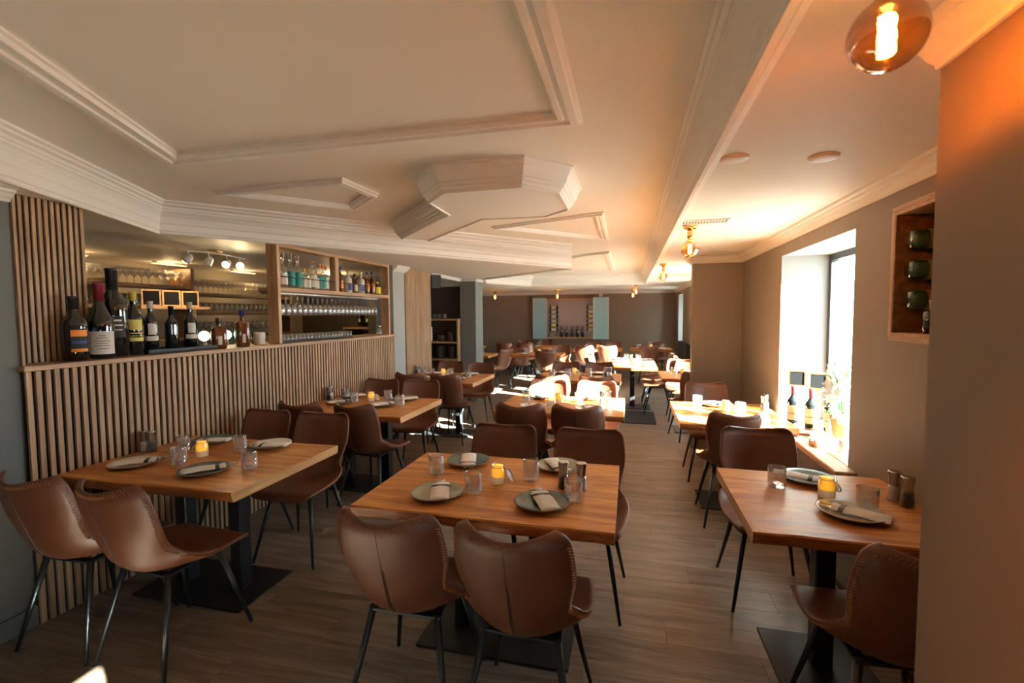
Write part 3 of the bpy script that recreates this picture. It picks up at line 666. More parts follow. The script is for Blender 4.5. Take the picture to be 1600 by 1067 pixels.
# spirits on the frame shelf
ZS = 1.859; SG = 'spirit bottles on the oak frame shelf'
M_clearb = thin_glass('clear_spirit_glass', (0.90, 0.93, 0.90), refl=0.22, diff=0.10, dcol=(0.75, 0.78, 0.72))
specs = [
 (3.70, 'tall', 0.040, 0.315, M_clearb, M_cap, [(0.1, 0.42, 2.2, M_label)], 'clear long-necked bottle with white label, nearest on the oak frame shelf'),
 (3.80, 'tall', 0.040, 0.315, M_clearb, M_cap, [(0.08, 0.50, 2.2, M_teal)], 'clear long-necked bottle with teal label, nearest of the teal ones'),
 (3.90, 'tall', 0.040, 0.315, M_clearb, M_cap, [(0.08, 0.50, 2.2, M_teal)], 'clear long-necked bottle with teal label, second of the teal ones'),
 (3.985, 'spirit', 0.030, 0.20, M_clearb, M_brass, [(0.1, 0.60, 2.2, M_cream)], 'short clear bottle with tall cream label, nearest of its pair'),
 (4.045, 'spirit', 0.030, 0.20, M_clearb, M_brass, [(0.1, 0.60, 2.2, M_cream)], 'short clear bottle with tall cream label, second of its pair'),
 (4.115, 'tall', 0.042, 0.29, M_clearb, M_brass, [(0.1, 0.50, 2.2, M_cream)], 'round-shouldered clear bottle with cream label and gold neck'),
 (4.175, 'spirit', 0.026, 0.20, M_clearb, M_brass, [(0.1, 0.60, 2.2, M_cream)], 'slim clear bottle with cream label just before the teal pair'),
 (4.225, 'tall', 0.034, 0.27, M_clearb, M_orange, [(0.1, 0.55, 2.2, M_teal)], 'clear bottle with copper cap and teal label near the divider'),
 (4.275, 'tall', 0.034, 0.27, M_clearb, M_orange, [(0.1, 0.55, 2.2, M_teal)], 'clear bottle with copper cap and teal label, farther of two'),
 (4.325, 'tall', 0.034, 0.26, M_clearb, M_orange, [(0.1, 0.55, 2.2, M_label)], 'clear bottle with copper cap and white label beside the divider'),
 (4.47, 'spirit', 0.034, 0.30, M_amberliq, M_navy, [(0.08, 0.42, 2.0, M_yellow)], 'dark bottle with blue cap and yellow label right after the divider'),
 (4.58, 'spirit', 0.040, 0.28, M_amberliq, M_navy, [(0.15, 0.45, 0.7, M_orange)], 'amber brandy bottle with blue cap beside the yellow label bottle'),
 (4.73, 'spirit', 0.042, 0.25, M_label, M_label, [(0.1, 0.40, 1.2, M_navy)], 'white ceramic bottle with blue motif, nearer of two'),
 (4.86, 'spirit', 0.036, 0.22, M_amberliq, M_foil, [(0.1, 0.45, 1.2, M_label)], 'dark bottle with small white label between the white ceramic bottles'),
 (4.99, 'spirit', 0.042, 0.25, M_label, M_label, [(0.1, 0.40, 1.2, M_navy)], 'white ceramic bottle with blue motif, farther of two'),
 (5.12, 'spirit', 0.036, 0.27, M_amberliq, M_navy, [(0.2, 0.45, 1.0, M_orange)], 'amber bottle with blue cap after the white ceramic bottles'),
 (5.24, 'spirit', 0.036, 0.28, M_amberliq, M_navy, [(0.2, 0.45, 1.0, M_orange)], 'amber bottle with blue cap, second from the far post'),
 (5.36, 'spirit', 0.040, 0.16, M_amberliq, M_yellow, [(0.1, 0.60, 2.0, M_yellow)], 'short dark bottle with yellow label by the far post'),
]
for y_, k_, r_, h_, g_, c_, l_, lab in specs:
    make_bottle('spirit_bottle', lab, 'bottle', r_, h_, k_, g_, c_, l_, (-3.085, y_, ZS), FACE + 0.2, SG, 0.86)

# wine glasses hanging from the rails
hg = MB(); hg.lathe([(0, 0), (0.034, -0.001), (0.035, -0.003), (0.006, -0.008), (0.0035, -0.015), (0.0035, -0.075), (0.010, -0.084), (0.030, -0.098), (0.039, -0.125), (0.038, -0.160), (0.033, -0.195), (0.0315, -0.195), (0.036, -0.160), (0.037, -0.125), (0.028, -0.101), (0, -0.088)], seg=16)
hgm = hg.mesh('hanging_wine_glass', M_barglass)
for i in range(22):
    for j in range(2):
        o = obj('hanging_wine_glass', hgm, None, (-3.060 - j * 0.070, 3.625 + i * 0.0765, 1.7995))
        tag(o, 'hanging wine glass under the oak shelf, %s row, %s from the near post' % (('front', 'back')[j], ORD[i]), 'wine glass', 'wine glasses hanging under the oak shelf')
# tray of small glasses on the bar
tr = empty('glass_tray', (-3.09, 4.15, ZB), 0, 'long flat black tray full of small glasses under the oak shelf', 'tray')
kid(MB().bbox(-3.17, 3.585, ZB, -3.015, 4.70, ZB + 0.012, 0.003), 'tray_base', M_black, tr)
sg = MB().lathe([(0, 0), (0.020, 0), (0.022, 0.004), (0.026, 0.062), (0.0245, 0.062), (0.020, 0.010), (0, 0.008)], seg=14).mesh('small_glass', M_barglass)
for i in range(20):
    for j in range(2):
        o = obj('small_glass', sg, None, (-3.048 - j * 0.062, 3.620 + i * 0.0555, ZB + 0.0125))
        tag(o, 'small clear glass in the bar tray, %s row, %s from the near post' % (('front', 'back')[j], ORD[i]), 'glass', 'small glasses in the bar tray')
cr_ = empty('spice_jar', (-3.07, 5.36, ZB), 0, 'small clear jar with silver ball lid at far end of bar', 'jar')
MB().lathe([(0, 0), (0.028, 0), (0.03, 0.005), (0.03, 0.07), (0.02, 0.08), (0.018, 0.09), (0, 0.09)], seg=18).build('jar_body', M_barglass, cr_)
MB().lathe([(0, 0.090), (0.02, 0.092), (0.024, 0.105), (0.02, 0.12), (0, 0.125)], seg=18).build('jar_lid', M_steel, cr_)

# ------------------------------------------------------------------ back bar
bb = empty('back_bar_shelf', (-5.45, 4.8, 0), 0, 'dark oak back bar shelving with rows of glasses behind the counter', 'shelf unit')
for z, ya, yc, x0 in ((1.93, 2.6, 4.60, -5.15), (1.70, 2.6, 4.60, -5.15), (1.86, 4.66, 6.3, -5.15), (1.62, 4.66, 6.3, -5.15), (1.32, 2.6, 6.3, -5.15), (0.90, 2.6, 6.3, -5.05)):
    kid(MB().bbox(-5.50, ya, z, x0, yc, z + 0.035, 0.002), 'shelf_board', M_dwood, bb)
for y_ in (2.56, 3.62, 4.61, 6.3):
    kid(MB().bbox(-5.50, y_, 0, -5.15, y_ + 0.045, 2.18 if 4 < y_ < 5 else 2.0, 0.002), 'upright', M_dwood, bb)
tum = MB().lathe([(0, 0), (0.028, 0), (0.031, 0.005), (0.034, 0.12), (0.032, 0.12), (0.028, 0.012), (0, 0.01)], seg=14).mesh('bar_glass', M_barglass)
stm = MB().lathe([(0, 0), (0.033, 0.001), (0.034, 0.003), (0.005, 0.008), (0.0035, 0.015), (0.0035, 0.07), (0.012, 0.08), (0.034, 0.105), (0.038, 0.13), (0.032, 0.175), (0.030, 0.175), (0.035, 0.13), (0.030, 0.108), (0, 0.085)], seg=14).mesh('bar_wine_glass', M_barglass)
def row(me, z, ya, yc, n, xs, lab, grp, cat='glass'):
    for i in range(n):
        for j, x in enumerate(xs):
            o = obj(me.name.split('.')[0], me, None, (x, ya + (yc - ya) * (i + 0.5) / n, z))
            tag(o, '%s, %s from left%s' % (lab, ORD[i], '' if len(xs) == 1 else (', front row', ', back row')[j]), cat, grp)
row(stm, 1.9655, 3.30, 4.58, 16, (-5.21, -5.31), 'stemmed glass on the top left back bar shelf', 'stemmed glasses on the top left back bar shelf')
row(tum, 1.7355, 3.30, 3.60, 4, (-5.21, -5.31), 'clear tumbler on the lower left back bar shelf', 'tumblers on the lower left back bar shelf')
row(tum, 1.7355, 3.70, 4.58, 11, (-5.21, -5.31), 'clear tumbler behind the chalkboards on the back bar', 'tumblers behind the chalkboards')
row(stm, 1.8955, 4.72, 5.95, 16, (-5.21, -5.31), 'stemmed glass on the top right back bar shelf', 'stemmed glasses on the top right back bar shelf')
row(tum, 1.6555, 4.72, 6.1, 17, (-5.21,), 'clear tumbler on the middle right back bar shelf', 'tumblers on the middle right back bar shelf')
row(stm, 1.3555, 4.72, 6.1, 16, (-5.21,), 'stemmed glass on the lowest right back bar shelf', 'stemmed glasses on the lowest right back bar shelf')
# mini chalkboards above the tray of bottles
for i, y_ in enumerate((3.35, 3.545, 3.74)):
    cbd = empty('chalkboard', (-4.2, y_, 1.70), -0.35, ('small oak framed chalkboard behind the bar, left one', 'small oak framed chalkboard behind the bar, middle one', 'small oak framed chalkboard behind the bar, right one')[i], 'chalkboard', 'small chalkboards behind the bar')
    f = MB(); f.box(-0.008, -0.075, 0, 0.008, -0.062, 0.15); f.box(-0.008, 0.062, 0, 0.008, 0.075, 0.15); f.box(-0.008, -0.062, 0, 0.008, 0.062, 0.013); f.box(-0.008, -0.062, 0.137, 0.008, 0.062, 0.15)
    f.build('board_frame', M_capx, cbd); MB().box(-0.004, -0.062, 0.013, 0.004, 0.062, 0.137).build('slate', M_chalk, cbd)
hold = empty('board_rack', (-4.22, 3.55, 0), 0, 'oak ledge on posts holding three chalkboards behind the bar', 'rack')
kid(MB().bbox(-4.30, 3.20, 1.672, -4.13, 3.90, 1.699, 0.002), 'ledge', M_capx, hold)
kid(MB().bbox(-4.30, 3.82, 0.0, -4.26, 3.86, 1.672, 0.002), 'post', M_capx, hold)
kid(MB().bbox(-4.30, 3.24, 0.0, -4.26, 3.28, 1.672, 0.002), 'post', M_capx, hold)
# spot light bar on the bar ceiling
sp = empty('spot_light_bar', (-3.9, 3.8, ZL), 0, 'white ceiling bar with four swivel spotlights above the bar', 'ceiling lamp')
kid(MB().lathe([(0.055, ZL - 0.022), (0.06, ZL - 0.015), (0.06, ZL)], c=(-3.93, 3.80, 0), seg=24), 'ceiling_mount', M_brass, sp)
kid(MB().tube([(-3.95, 3.46, ZL - 0.05), (-3.93, 3.80, ZL - 0.03), (-3.90, 4.12, ZL - 0.05)], 0.008, 8), 'track_bar', M_trim, sp)
for k, (yy, d) in enumerate(((3.50, (-0.5, -0.2, -0.6)), (3.72, (-0.6, 0.1, -0.6)), (3.93, (0.35, -0.75, -0.45)), (4.08, (0.75, -0.5, -0.35)))):
    c = Vector((-3.93, yy, ZL - 0.115)); dv = Vector(d).normalized()
    g = MB(); hd = []
    g.tube([(-3.93, yy, ZL - 0.045), (-3.93, yy, ZL - 0.08)], 0.006, 8)
    g.tube([c - dv * 0.045, c - dv * 0.03, c + dv * 0.012, c + dv * 0.04], [0.012, 0.028, 0.036, 0.038], 18)
    h = kid(g, 'spot_head', M_trim, sp)
    l = kid(MB().tube([c + dv * 0.0405, c + dv * 0.043], [0.033, 0.030], 18), 'spot_lens', M_bulbspot, sp)
    ld = bpy.data.lights.new('spot_lamp', 'SPOT'); ld.energy = 9; ld.color = (1.0, 0.72, 0.36); ld.spot_size = 1.9; ld.spot_blend = 0.7; ld.shadow_soft_size = 0.03
    lo = bpy.data.objects.new('spot_lamp', ld); col.objects.link(lo); lo.location = c + dv * 0.06; lo.rotation_euler = dv.to_track_quat('-Z', 'Y').to_euler()
# added warm fill lights over back bar and passage, with made-up strip fittings
for yy, xx, e in ((3.4, -5.33, 3.5), (4.5, -5.33, 2.5), (5.6, -5.33, 2.5), (6.3, -4.4, 7)):
    ls = empty('fill_strip', (xx, yy, 0), 0, 'added fill light strip above the back bar, %s' % {3.4: 'first from the camera', 4.5: 'second', 5.6: 'third', 6.3: 'by the far bar wall'}[yy], 'light', 'added fill light strips in the bar room')
    MB().bbox(-0.02, -0.22, ZL - 0.028, 0.02, 0.22, ZL - 0.018, 0.002).build('fill_strip_housing', M_trim, ls)
    MB().box(-0.015, -0.21, ZL - 0.031, 0.015, 0.21, ZL - 0.0285).build('fill_strip_diffuser', M_fill_strip, ls)
    MB().box(-0.015, -0.2, ZL - 0.018, 0.015, -0.17, ZL).box(-0.015, 0.17, ZL - 0.018, 0.015, 0.2, ZL).build('fill_strip_mount', M_trim, ls)
    ld = bpy.data.lights.new('fill_lamp', 'POINT'); ld.energy = e; ld.color = (1.0, 0.66, 0.30); ld.shadow_soft_size = 0.05
    lo = bpy.data.objects.new('fill_lamp', ld); col.objects.link(lo); lo.parent = ls; lo.location = (0, 0, ZL - 0.10)
# bottles on a far shelf in the bar room
sh = empty('wall_shelf', (-4.4, 7.28, 1.37), 0, 'small orange wood shelf on the dark far wall of the bar room', 'shelf')
kid(MB().bbox(-4.80, 7.16, 1.37, -4.12, 7.349, 1.40, 0.002), 'shelf_board', M_capx, sh)
kid(MB().box(-4.78, 7.18, 1.25, -4.75, 7.349, 1.37).box(-4.17, 7.18, 1.25, -4.14, 7.349, 1.37), 'bracket', M_black, sh)
for i, xx in enumerate((-4.52, -4.38, -4.24)):
    make_bottle('wine_bottle', ('dark bottle on the far bar room shelf, first from left', 'dark bottle on the far bar room shelf, middle one', 'dark bottle on the far bar room shelf, last one')[i], 'bottle', 0.036, 0.30, 'bordeaux', M_bottle, M_foil, [(0.3, 0.5, 1.0, M_label)], (xx, 7.25, 1.4005), -1.2, 'bottles on the far bar room shelf')

# ------------------------------------------------------------------ niche shelves beyond the slat panel
ns = empty('niche_shelf', (-3.45, 8.3, 0), 0, 'dark shelving niche with oak edges holding crockery beside grey pillar', 'shelf unit')
for z in (1.50, 1.085, 0.765):
    kid(MB().bbox(-3.97, 8.02, z, -3.04, 8.41, z + 0.03, 0.002), 'shelf_board', M_capx, ns)
kid(MB().bbox(-3.04, 8.02, 0, -3.005, 8.41, 1.53, 0.002), 'side_board', M_frame, ns)
cup = MB().lathe([(0, 0), (0.03, 0), (0.04, 0.01), (0.045, 0.09), (0.043, 0.09), (0.037, 0.012), (0, 0.01)], seg=16).mesh('glass_cup', M_barglass)
for i, x in enumerate((-3.62, -3.52, -3.42, -3.32)): tag(obj('glass_cup', cup, None, (x, 8.15, 1.5305)), 'clear glass cup on the top niche shelf, %s from left' % ORD[i], 'cup', 'glass cups on the top niche shelf')
bowl = MB().lathe([(0, 0), (0.045, 0), (0.05, 0.008), (0.085, 0.045), (0.083, 0.047), (0.045, 0.014), (0, 0.012)], seg=20).mesh('serving_bowl', M_ceramic)
for x, n_, w_ in ((-3.40, 3, 'middle'), (-3.20, 5, 'middle')):
    for k in range(n_): tag(obj('serving_bowl', bowl, None, (x, 8.18, 1.1155 + k * 0.030)), 'brown bowl in %s stack on the middle niche shelf, %s from bottom' % ('low left' if n_ == 3 else 'taller right', ORD[k]), 'bowl', 'stacked bowls on the middle niche shelf')
plt = MB().lathe([(0, 0), (0.075, 0), (0.08, 0.003), (0.10, 0.016), (0.10, 0.02), (0.078, 0.008), (0, 0.006)], seg=20).mesh('stacked_plate', M_ceramic)
for x in (-3.42, -3.18):
    for k in range(12): tag(obj('stacked_plate', plt, None, (x, 8.18, 0.7955 + k * 0.0195)), 'brown plate in %s stack on the lowest niche shelf, %s from bottom' % ('left' if x < -3.3 else 'right', ORD[k]), 'plate', 'stacked plates on the lowest niche shelf')
pos = empty('till_screen', (-3.62, 8.05, 1.116), -0.5, 'dark till screen with pale edge on the middle niche shelf', 'screen')
MB().bbox(-0.06, -0.05, 0, 0.06, 0.05, 0.02, 0.004).build('stand', M_black, pos)
o = MB().bbox(-0.11, -0.008, 0.02, 0.11, 0.008, 0.26, 0.003).build('screen', M_spk, pos); MB().bbox(0.108, -0.012, 0.02, 0.125, 0.012, 0.265, 0.002).build('screen_edge', M_label, pos)
spk = empty('loudspeaker', (-2.94, 6.86, 2.12), 0.5, 'black loudspeaker hung high at the end of the far slat panel', 'speaker')
MB().prism([(-0.07, -0.09), (0.07, -0.075), (0.07, 0.075), (-0.07, 0.09)], -0.10, 0.10).build('cabinet', M_spk, spk)
MB().bbox(0.0702, -0.07, -0.095, 0.078, 0.07, 0.095, 0.004).build('grille', M_felt, spk)
MB().tube([(-0.05, 0, 0.10), (-0.05, 0, 0.128)], 0.012, 8).build('bracket', M_trim, spk)

# ------------------------------------------------------------------ sliding cabinet on the far wall
cab = empty('wall_cabinet', (-1.67, 13.7, 1.48), 0, 'long wall cabinet with pale blue sliding panels at both ends', 'cabinet')
kid(MB().bbox(-2.76, 13.60, 0.895, -0.585, 13.799, 0.935, 0.002), 'bottom_board', M_capx, cab)
kid(MB().bbox(-2.76, 13.60, 2.02, -0.585, 13.799, 2.06, 0.002), 'top_board', M_capx, cab)
kid(MB().box(-2.76, 13.78, 0.935, -0.585, 13.799, 2.02), 'back_panel', M_pinkback, cab)
kid(MB().bbox(-2.76, 13.60, 0.935, -2.73, 13.78, 2.02, 0.002).bbox(-0.615, 13.60, 0.935, -0.585, 13.78, 2.02, 0.002), 'side_board', M_capx, cab)
for x0, x1 in ((-2.77, -2.345), (-1.02, -0.57)):
    d = kid(MB().box(x0 + 0.04, 13.578, 0.885, x1 - 0.03, 13.586, 2.075), 'sliding_panel', M_slider, cab)
    q = MB(); q.bbox(x0, 13.572, 0.885, x0 + 0.04, 13.59, 2.075, 0.002); q.bbox(x1 - 0.03, 13.572, 0.885, x1, 13.59, 2.075, 0.002)
    kid(q, 'panel_edge', M_alu, cab)
cabw = [('cream', M_cream), ('gold', M_gold)]
rack_l = (M_cream, M_cream, M_cream, M_cream, M_gold, M_cream)[::-1]
lie = lambda r, h: bottle_proto(r, h, 'bordeaux')
for side, (bx, lx, seq) in enumerate(((-2.30, 'left', (M_cream, M_gold, M_cream, M_cream, M_cream, M_cream)), (-1.22, 'right', (M_cream, M_gold, M_cream, M_gold, M_cream, M_cream)))):
    rk = empty('bottle_rack', (bx + 0.13, 13.74, 1.10), 0, 'black wall rack holding six lying bottles at the %s of the cabinet' % lx, 'bottle rack', 'bottle racks in the wall cabinet')
    MB().box(-0.11, 0.02, -0.0, -0.09, 0.039, 0.80).box(0.09, 0.02, 0.0, 0.11, 0.039, 0.80).build('rack_rail', M_black, rk)
    for k in range(6):
        z = 1.15 + k * 0.128
        t = empty('wine_bottle', (bx + 0.27, 13.71, z), 0, 'wine bottle lying in the %s cabinet rack, %s from bottom' % (lx, ('first', 'second', 'third', 'fourth', 'fifth', 'sixth')[k]), 'bottle', 'bottles lying in the %s cabinet rack' % lx)
        g = MB(); g.lathe([(0, 0), (0.042, -0.002), (0.044, -0.02), (0.044, -0.205), (0.030, -0.225), (0.017, -0.235), (0.017, -0.262), (0, -0.263)], seg=14, axis='x'); g.build('bottle_body', M_bottle, t)
        lb = MB(); lb.lathe([(0.0443, -0.201), (0.0450, -0.200), (0.0450, -0.062), (0.0443, -0.061)], seg=14, axis='x', closed=True); lb.build('bottle_label', seq[k], t)
for i, x in enumerate((-1.93, -1.78, -1.62, -1.47, -1.32)):
    make_bottle('wine_bottle', 'upright dark bottle in the far wall cabinet, %s from left' % ('first', 'second', 'third', 'fourth', 'fifth')[i], 'bottle', 0.042, 0.32, 'bordeaux', M_bottle, M_redfoil if i else M_foil, [(0.2, 0.5, 0.8, M_ink)], (x, 13.67, 0.9355), -1.4, 'upright bottles in the far wall cabinet')
for x, lb in ((-2.20, 'left'), (-1.10, 'right')):
    tag(MB().bbox(x - 0.06, 13.64, 0.9355, x + 0.06, 13.70, 1.06, 0.004).build('gift_box', M_reveal), 'small pale grey box under the %s bottle rack in the cabinet' % lb, 'box', 'pale boxes in the wall cabinet')
pf = empty('picture_frame', (XR, 10.35, 1.45), 0, 'narrow framed picture on the dark wall beyond the column', 'picture')
q = MB(); q.box(-0.025, -0.20, 0, 0, -0.17, 0.62); q.box(-0.025, 0.17, 0, 0, 0.20, 0.62); q.box(-0.025, -0.17, 0, 0, 0.17, 0.03); q.box(-0.025, -0.17, 0.59, 0, 0.17, 0.62)
q.build('frame', M_cap, pf); MB().box(-0.012, -0.17, 0.03, -0.001, 0.17, 0.59).build('picture_print', M_dwood, pf); MB().box(-0.013, -0.08, 0.05, -0.0125, 0.08, 0.22).build('print_patch', M_label, pf)
bn = empty('bench', (1.0, 11.0, 0), 0, 'black upholstered bench along the far right wall', 'bench')
kid(MB().bbox(1.03, 10.45, 0.38, 1.235, 11.9, 0.48, 0.02), 'bench_seat', M_spk, bn); kid(MB().bbox(1.12, 10.45, 0.48, 1.235, 11.9, 0.95, 0.02), 'bench_back', M_spk, bn); kid(MB().box(1.06, 10.5, 0, 1.2, 11.85, 0.38), 'bench_base', M_black, bn)
# floor mat
tag(MB().bbox(-0.11, 7.0, 0.001, 0.385, 7.9, 0.012, 0.003).build('floor_mat', M_mat), 'dark rectangular floor mat in the aisle before the long table', 'mat')

# ------------------------------------------------------------------ window bay
sl = empty('window_ledge', (1.35, 3.8, 0.70), 0, 'thick wooden window ledge with a rough edge under the near window', 'window ledge')
kid(MB().bbox(1.135, 2.98, 0.662, 1.245, 4.62, 0.70, 0.006).bbox(1.245, 3.105, 0.662, 1.598, 4.445, 0.70, 0.002), 'ledge_board', M_sill, sl)
rc_ = empty('radiator_cover', (1.2, 3.2, 0), 0, 'grey perforated radiator cover panel below the window ledge', 'radiator cover')
def woven():
    m, t, b = newmat('woven_cover'); L = t.links
    g = t.nodes.new('ShaderNodeNewGeometry'); ck = t.nodes.new('ShaderNodeTexBrick'); ck.inputs['Scale'].default_value = 22
    mp = t.nodes.new('ShaderNodeMapping'); mp.inputs['Rotation'].default_value = (0, PI / 2, PI / 2); L.new(g.outputs['Position'], mp.inputs[0]); L.new(mp.outputs[0], ck.inputs['Vector'])
    ck.inputs['Color1'].default_value = (0.14, 0.15, 0.165, 1); ck.inputs['Color2'].default_value = (0.20, 0.21, 0.225, 1); ck.inputs['Mortar'].default_value = (0.03, 0.03, 0.035, 1); ck.inputs['Mortar Size'].default_value = 0.03
    L.new(ck.outputs[0], b.inputs['Base Color']); b.inputs['Roughness'].default_value = 0.6
    return m
kid(MB().box(1.19, 1.39, 0.04, 1.20, 4.60, 0.655), 'cover_panel', woven(), rc_)
kid(MB().box(1.20, 1.39, 0.0, 1.243, 1.42, 0.655).box(1.20, 4.57, 0.0, 1.243, 4.60, 0.655).box(1.19, 1.39, 0.0, 1.243, 4.60, 0.04), 'cover_frame', M_black, rc_)
tl = empty('bottle_tray', (1.37, 4.05, 0.70), -0.55, 'narrow dark tray on the window ledge under the wine bottles', 'tray')
MB().bbox(-0.05, -0.26, 0.001, 0.05, 0.24, 0.014, 0.003).build('tray_board', M_dwood, tl)
for (x, y_, lb) in ((1.27, 4.16, 'red wine bottle with cream label on ledge, farthest from flowers'), (1.355, 4.03, 'red wine bottle with cream label on ledge, middle of three'), (1.44, 3.90, 'red wine bottle half hidden behind the white flowers')):
    make_bottle('wine_bottle', lb, 'bottle', 0.040, 0.30, 'bordeaux', M_bottle, M_redfoil, [(0.12, 0.50, 2.4, M_cream), (0.28, 0.30, 2.2, M_rim)], (x, y_, 0.7145), -1.9, 'red wine bottles on the window ledge', 0.76)
for x, y_, lb in ((1.335, 4.285, 'small wood framed chalkboard above the farther ledge bottle'), (1.435, 4.13, 'small wood framed chalkboard above the middle ledge bottle')):
    ck_ = empty('chalkboard', (x, y_, 0.995), -0.33, lb, 'chalkboard', 'small chalkboards on the window ledge')
    f = MB(); f.box(-0.065, -0.006, 0, -0.052, 0.006, 0.135); f.box(0.052, -0.006, 0, 0.065, 0.006, 0.135); f.box(-0.052, -0.006, 0, 0.052, 0.006, 0.013); f.box(-0.052, -0.006, 0.122, 0.052, 0.006, 0.135)
    f.build('board_frame', M_edge, ck_); MB().box(-0.052, -0.003, 0.013, 0.052, 0.003, 0.122).build('slate', M_chalk, ck_)
    MB().box(-0.006, -0.004, -0.285, 0.006, 0.004, 0.0).build('stake', M_edge, ck_)
# white flowers in a wicker pot
fp_ = empty('potted_orchid', (1.45, 3.68, 0.701), 0, 'white flowers in a wicker pot on the window ledge by the glass', 'potted plant')
MB().lathe([(0, 0), (0.055, 0), (0.062, 0.01), (0.09, 0.17), (0.092, 0.19), (0.085, 0.19), (0.08, 0.17), (0, 0.165)], seg=28).build('wicker_pot', M_wick, fp_)
rr = random.Random(3)
stem = MB()
for k in range(5):
    a = rr.uniform(0, 6.28); pts = [(0.03 * math.cos(a), 0.03 * math.sin(a), 0.16), (0.05 * math.cos(a), 0.05 * math.sin(a), 0.30), (0.09 * math.cos(a), 0.09 * math.sin(a), 0.42), (0.14 * math.cos(a), 0.12 * math.sin(a), 0.46 + 0.04 * (k % 2))]
    stem.tube(pts, 0.003, 6)
stem.build('stem', M_leafm, fp_)
pet = MB()
def petal_flower(c, s, rnd):
    nrm = Vector((rnd.uniform(-1, 0.3), rnd.uniform(-1, 0.2), rnd.uniform(-0.1, 0.8))).normalized(); a1 = nrm.orthogonal().normalized(); a2 = nrm.cross(a1)
    for k in range(5):
        an = 2 * PI * k / 5; d = a1 * math.cos(an) + a2 * math.sin(an); w = nrm.cross(d)
        c_ = Vector(c); pts = [c_, c_ + d * s * 0.5 + w * s * 0.33 + nrm * s * 0.12, c_ + d * s + nrm * s * 0.05, c_ + d * s * 0.5 - w * s * 0.33 + nrm * s * 0.12]
        pet.add(pts, [(0, 1, 2), (0, 2, 3)], 0, True)
for k in range(150):
    a = rr.uniform(0, 6.28); z = rr.uniform(0.16, 0.52); q = 0.115 * (1 - abs(z - 0.30) * 1.5)
    petal_flower((q * math.cos(a) * rr.uniform(0.5, 1.1) - 0.01, q * math.sin(a) * rr.uniform(0.5, 1.3) - 0.02, z), rr.uniform(0.030, 0.050), rr)
pb = pet.build('blossom', M_flower, fp_); pb['kind'] = 'stuff'
lf = MB()
for k in range(4):
    a = 0.4 + k * 1.5; d = Vector((math.cos(a), math.sin(a), 0)); w = Vector((-d.y, d.x, 0))
    b0 = d * 0.03 + Vector((0, 0, 0.17)); b1 = d * 0.09 + Vector((0, 0, 0.23)); b2_ = d * 0.15 + Vector((0, 0, 0.19))
    lf.add([b0, b1 + w * 0.022, b2_, b1 - w * 0.022], [(0, 1, 2, 3)], 0, True)
lf.build('leaf', M_leafm, fp_)
vs_ = empty('vase', (1.335, 3.245, 0.701), 0, 'slim green glass vase with leaves at near corner of the window ledge', 'vase')
MB().lathe([(0, 0), (0.022, 0), (0.024, 0.005), (0.026, 0.06), (0.017, 0.10), (0.020, 0.12), (0.018, 0.12), (0.015, 0.10), (0.022, 0.06), (0.02, 0.01), (0, 0.008)], seg=18).build('vase_body', thin_glass('green_vase', (0.45, 0.75, 0.5), 0.15), vs_)
lf = MB()
for k in range(6):
    a = k * 1.05; d = Vector((math.cos(a), math.sin(a), 0)); w = Vector((-d.y, d.x, 0))
    lf.add([Vector((0, 0, 0.10)), d * 0.022 + w * 0.014 + Vector((0, 0, 0.15)), d * 0.035 + Vector((0, 0, 0.185)), d * 0.022 - w * 0.014 + Vector((0, 0, 0.15))], [(0, 1, 2, 3)], 0, True)
lf.build('leaf', M_leafm, vs_)
bk = empty('wooden_holder', (1.285, 3.56, 0.701), 0.5, 'small slotted wooden card holder lying on the window ledge', 'holder')
MB().bbox(-0.10, -0.03, 0, 0.10, -0.012, 0.05, 0.003).build('side_board', M_capx, bk); MB().bbox(-0.10, 0.012, 0, 0.10, 0.03, 0.05, 0.003).build('side_board', M_capx, bk); MB().box(-0.09, -0.012, 0, 0.09, 0.012, 0.012).build('base_board', M_capx, bk)
wc = tag(MB().lathe([(0, 0), (0.028, 0), (0.03, 0.004), (0.03, 0.075), (0.026, 0.08), (0.0, 0.08)], seg=20).build('pillar_candle', M_label, None, (1.34, 3.40, 0.701)), 'white pillar candle on the window ledge beside the wooden holder', 'candle')

# wine box on the right wall
wb = empty('wine_box', (1.17, 2.1, 1.475), 0, 'oak wine box on the right wall holding lying bottles', 'wall box')
def ringbox(x0, x1, y0, y1, z0, z1): return MB().bbox(x0, y0, z0, x1, y1, z1, 0.002)
kid(ringbox(1.10, 1.555, 1.62, 2.38, 1.497, 1.512), 'bottom_board', M_capx, wb); kid(ringbox(1.10, 1.555, 1.62, 2.38, 2.01, 2.025), 'top_board', M_capx, wb)
kid(ringbox(1.10, 1.555, 2.368, 2.382, 1.512, 2.01), 'side_board', M_dwood, wb); kid(ringbox(1.10, 1.555, 1.618, 1.632, 1.512, 2.01), 'side_board', M_dwood, wb)
kid(ringbox(1.10, 1.243, 1.60, 2.405, 1.475, 1.497), 'front_rail', M_cap, wb); kid(ringbox(1.10, 1.243, 1.60, 2.405, 2.025, 2.048), 'front_rail', M_cap, wb)
kid(ringbox(1.10, 1.243, 2.382, 2.405, 1.497, 2.025), 'front_stile', M_frame, wb); kid(ringbox(1.10, 1.243, 1.60, 1.618, 1.497, 2.025), 'front_stile', M_frame, wb)
kid(MB().box(1.545, 1.632, 1.512, 1.555, 2.368, 2.01), 'back_board', M_black, wb)
for zz in (1.855, 1.73, 1.605): kid(MB().box(1.22, 1.632, zz - 0.012, 1.235, 2.368, zz), 'rack_bar', M_black, wb)
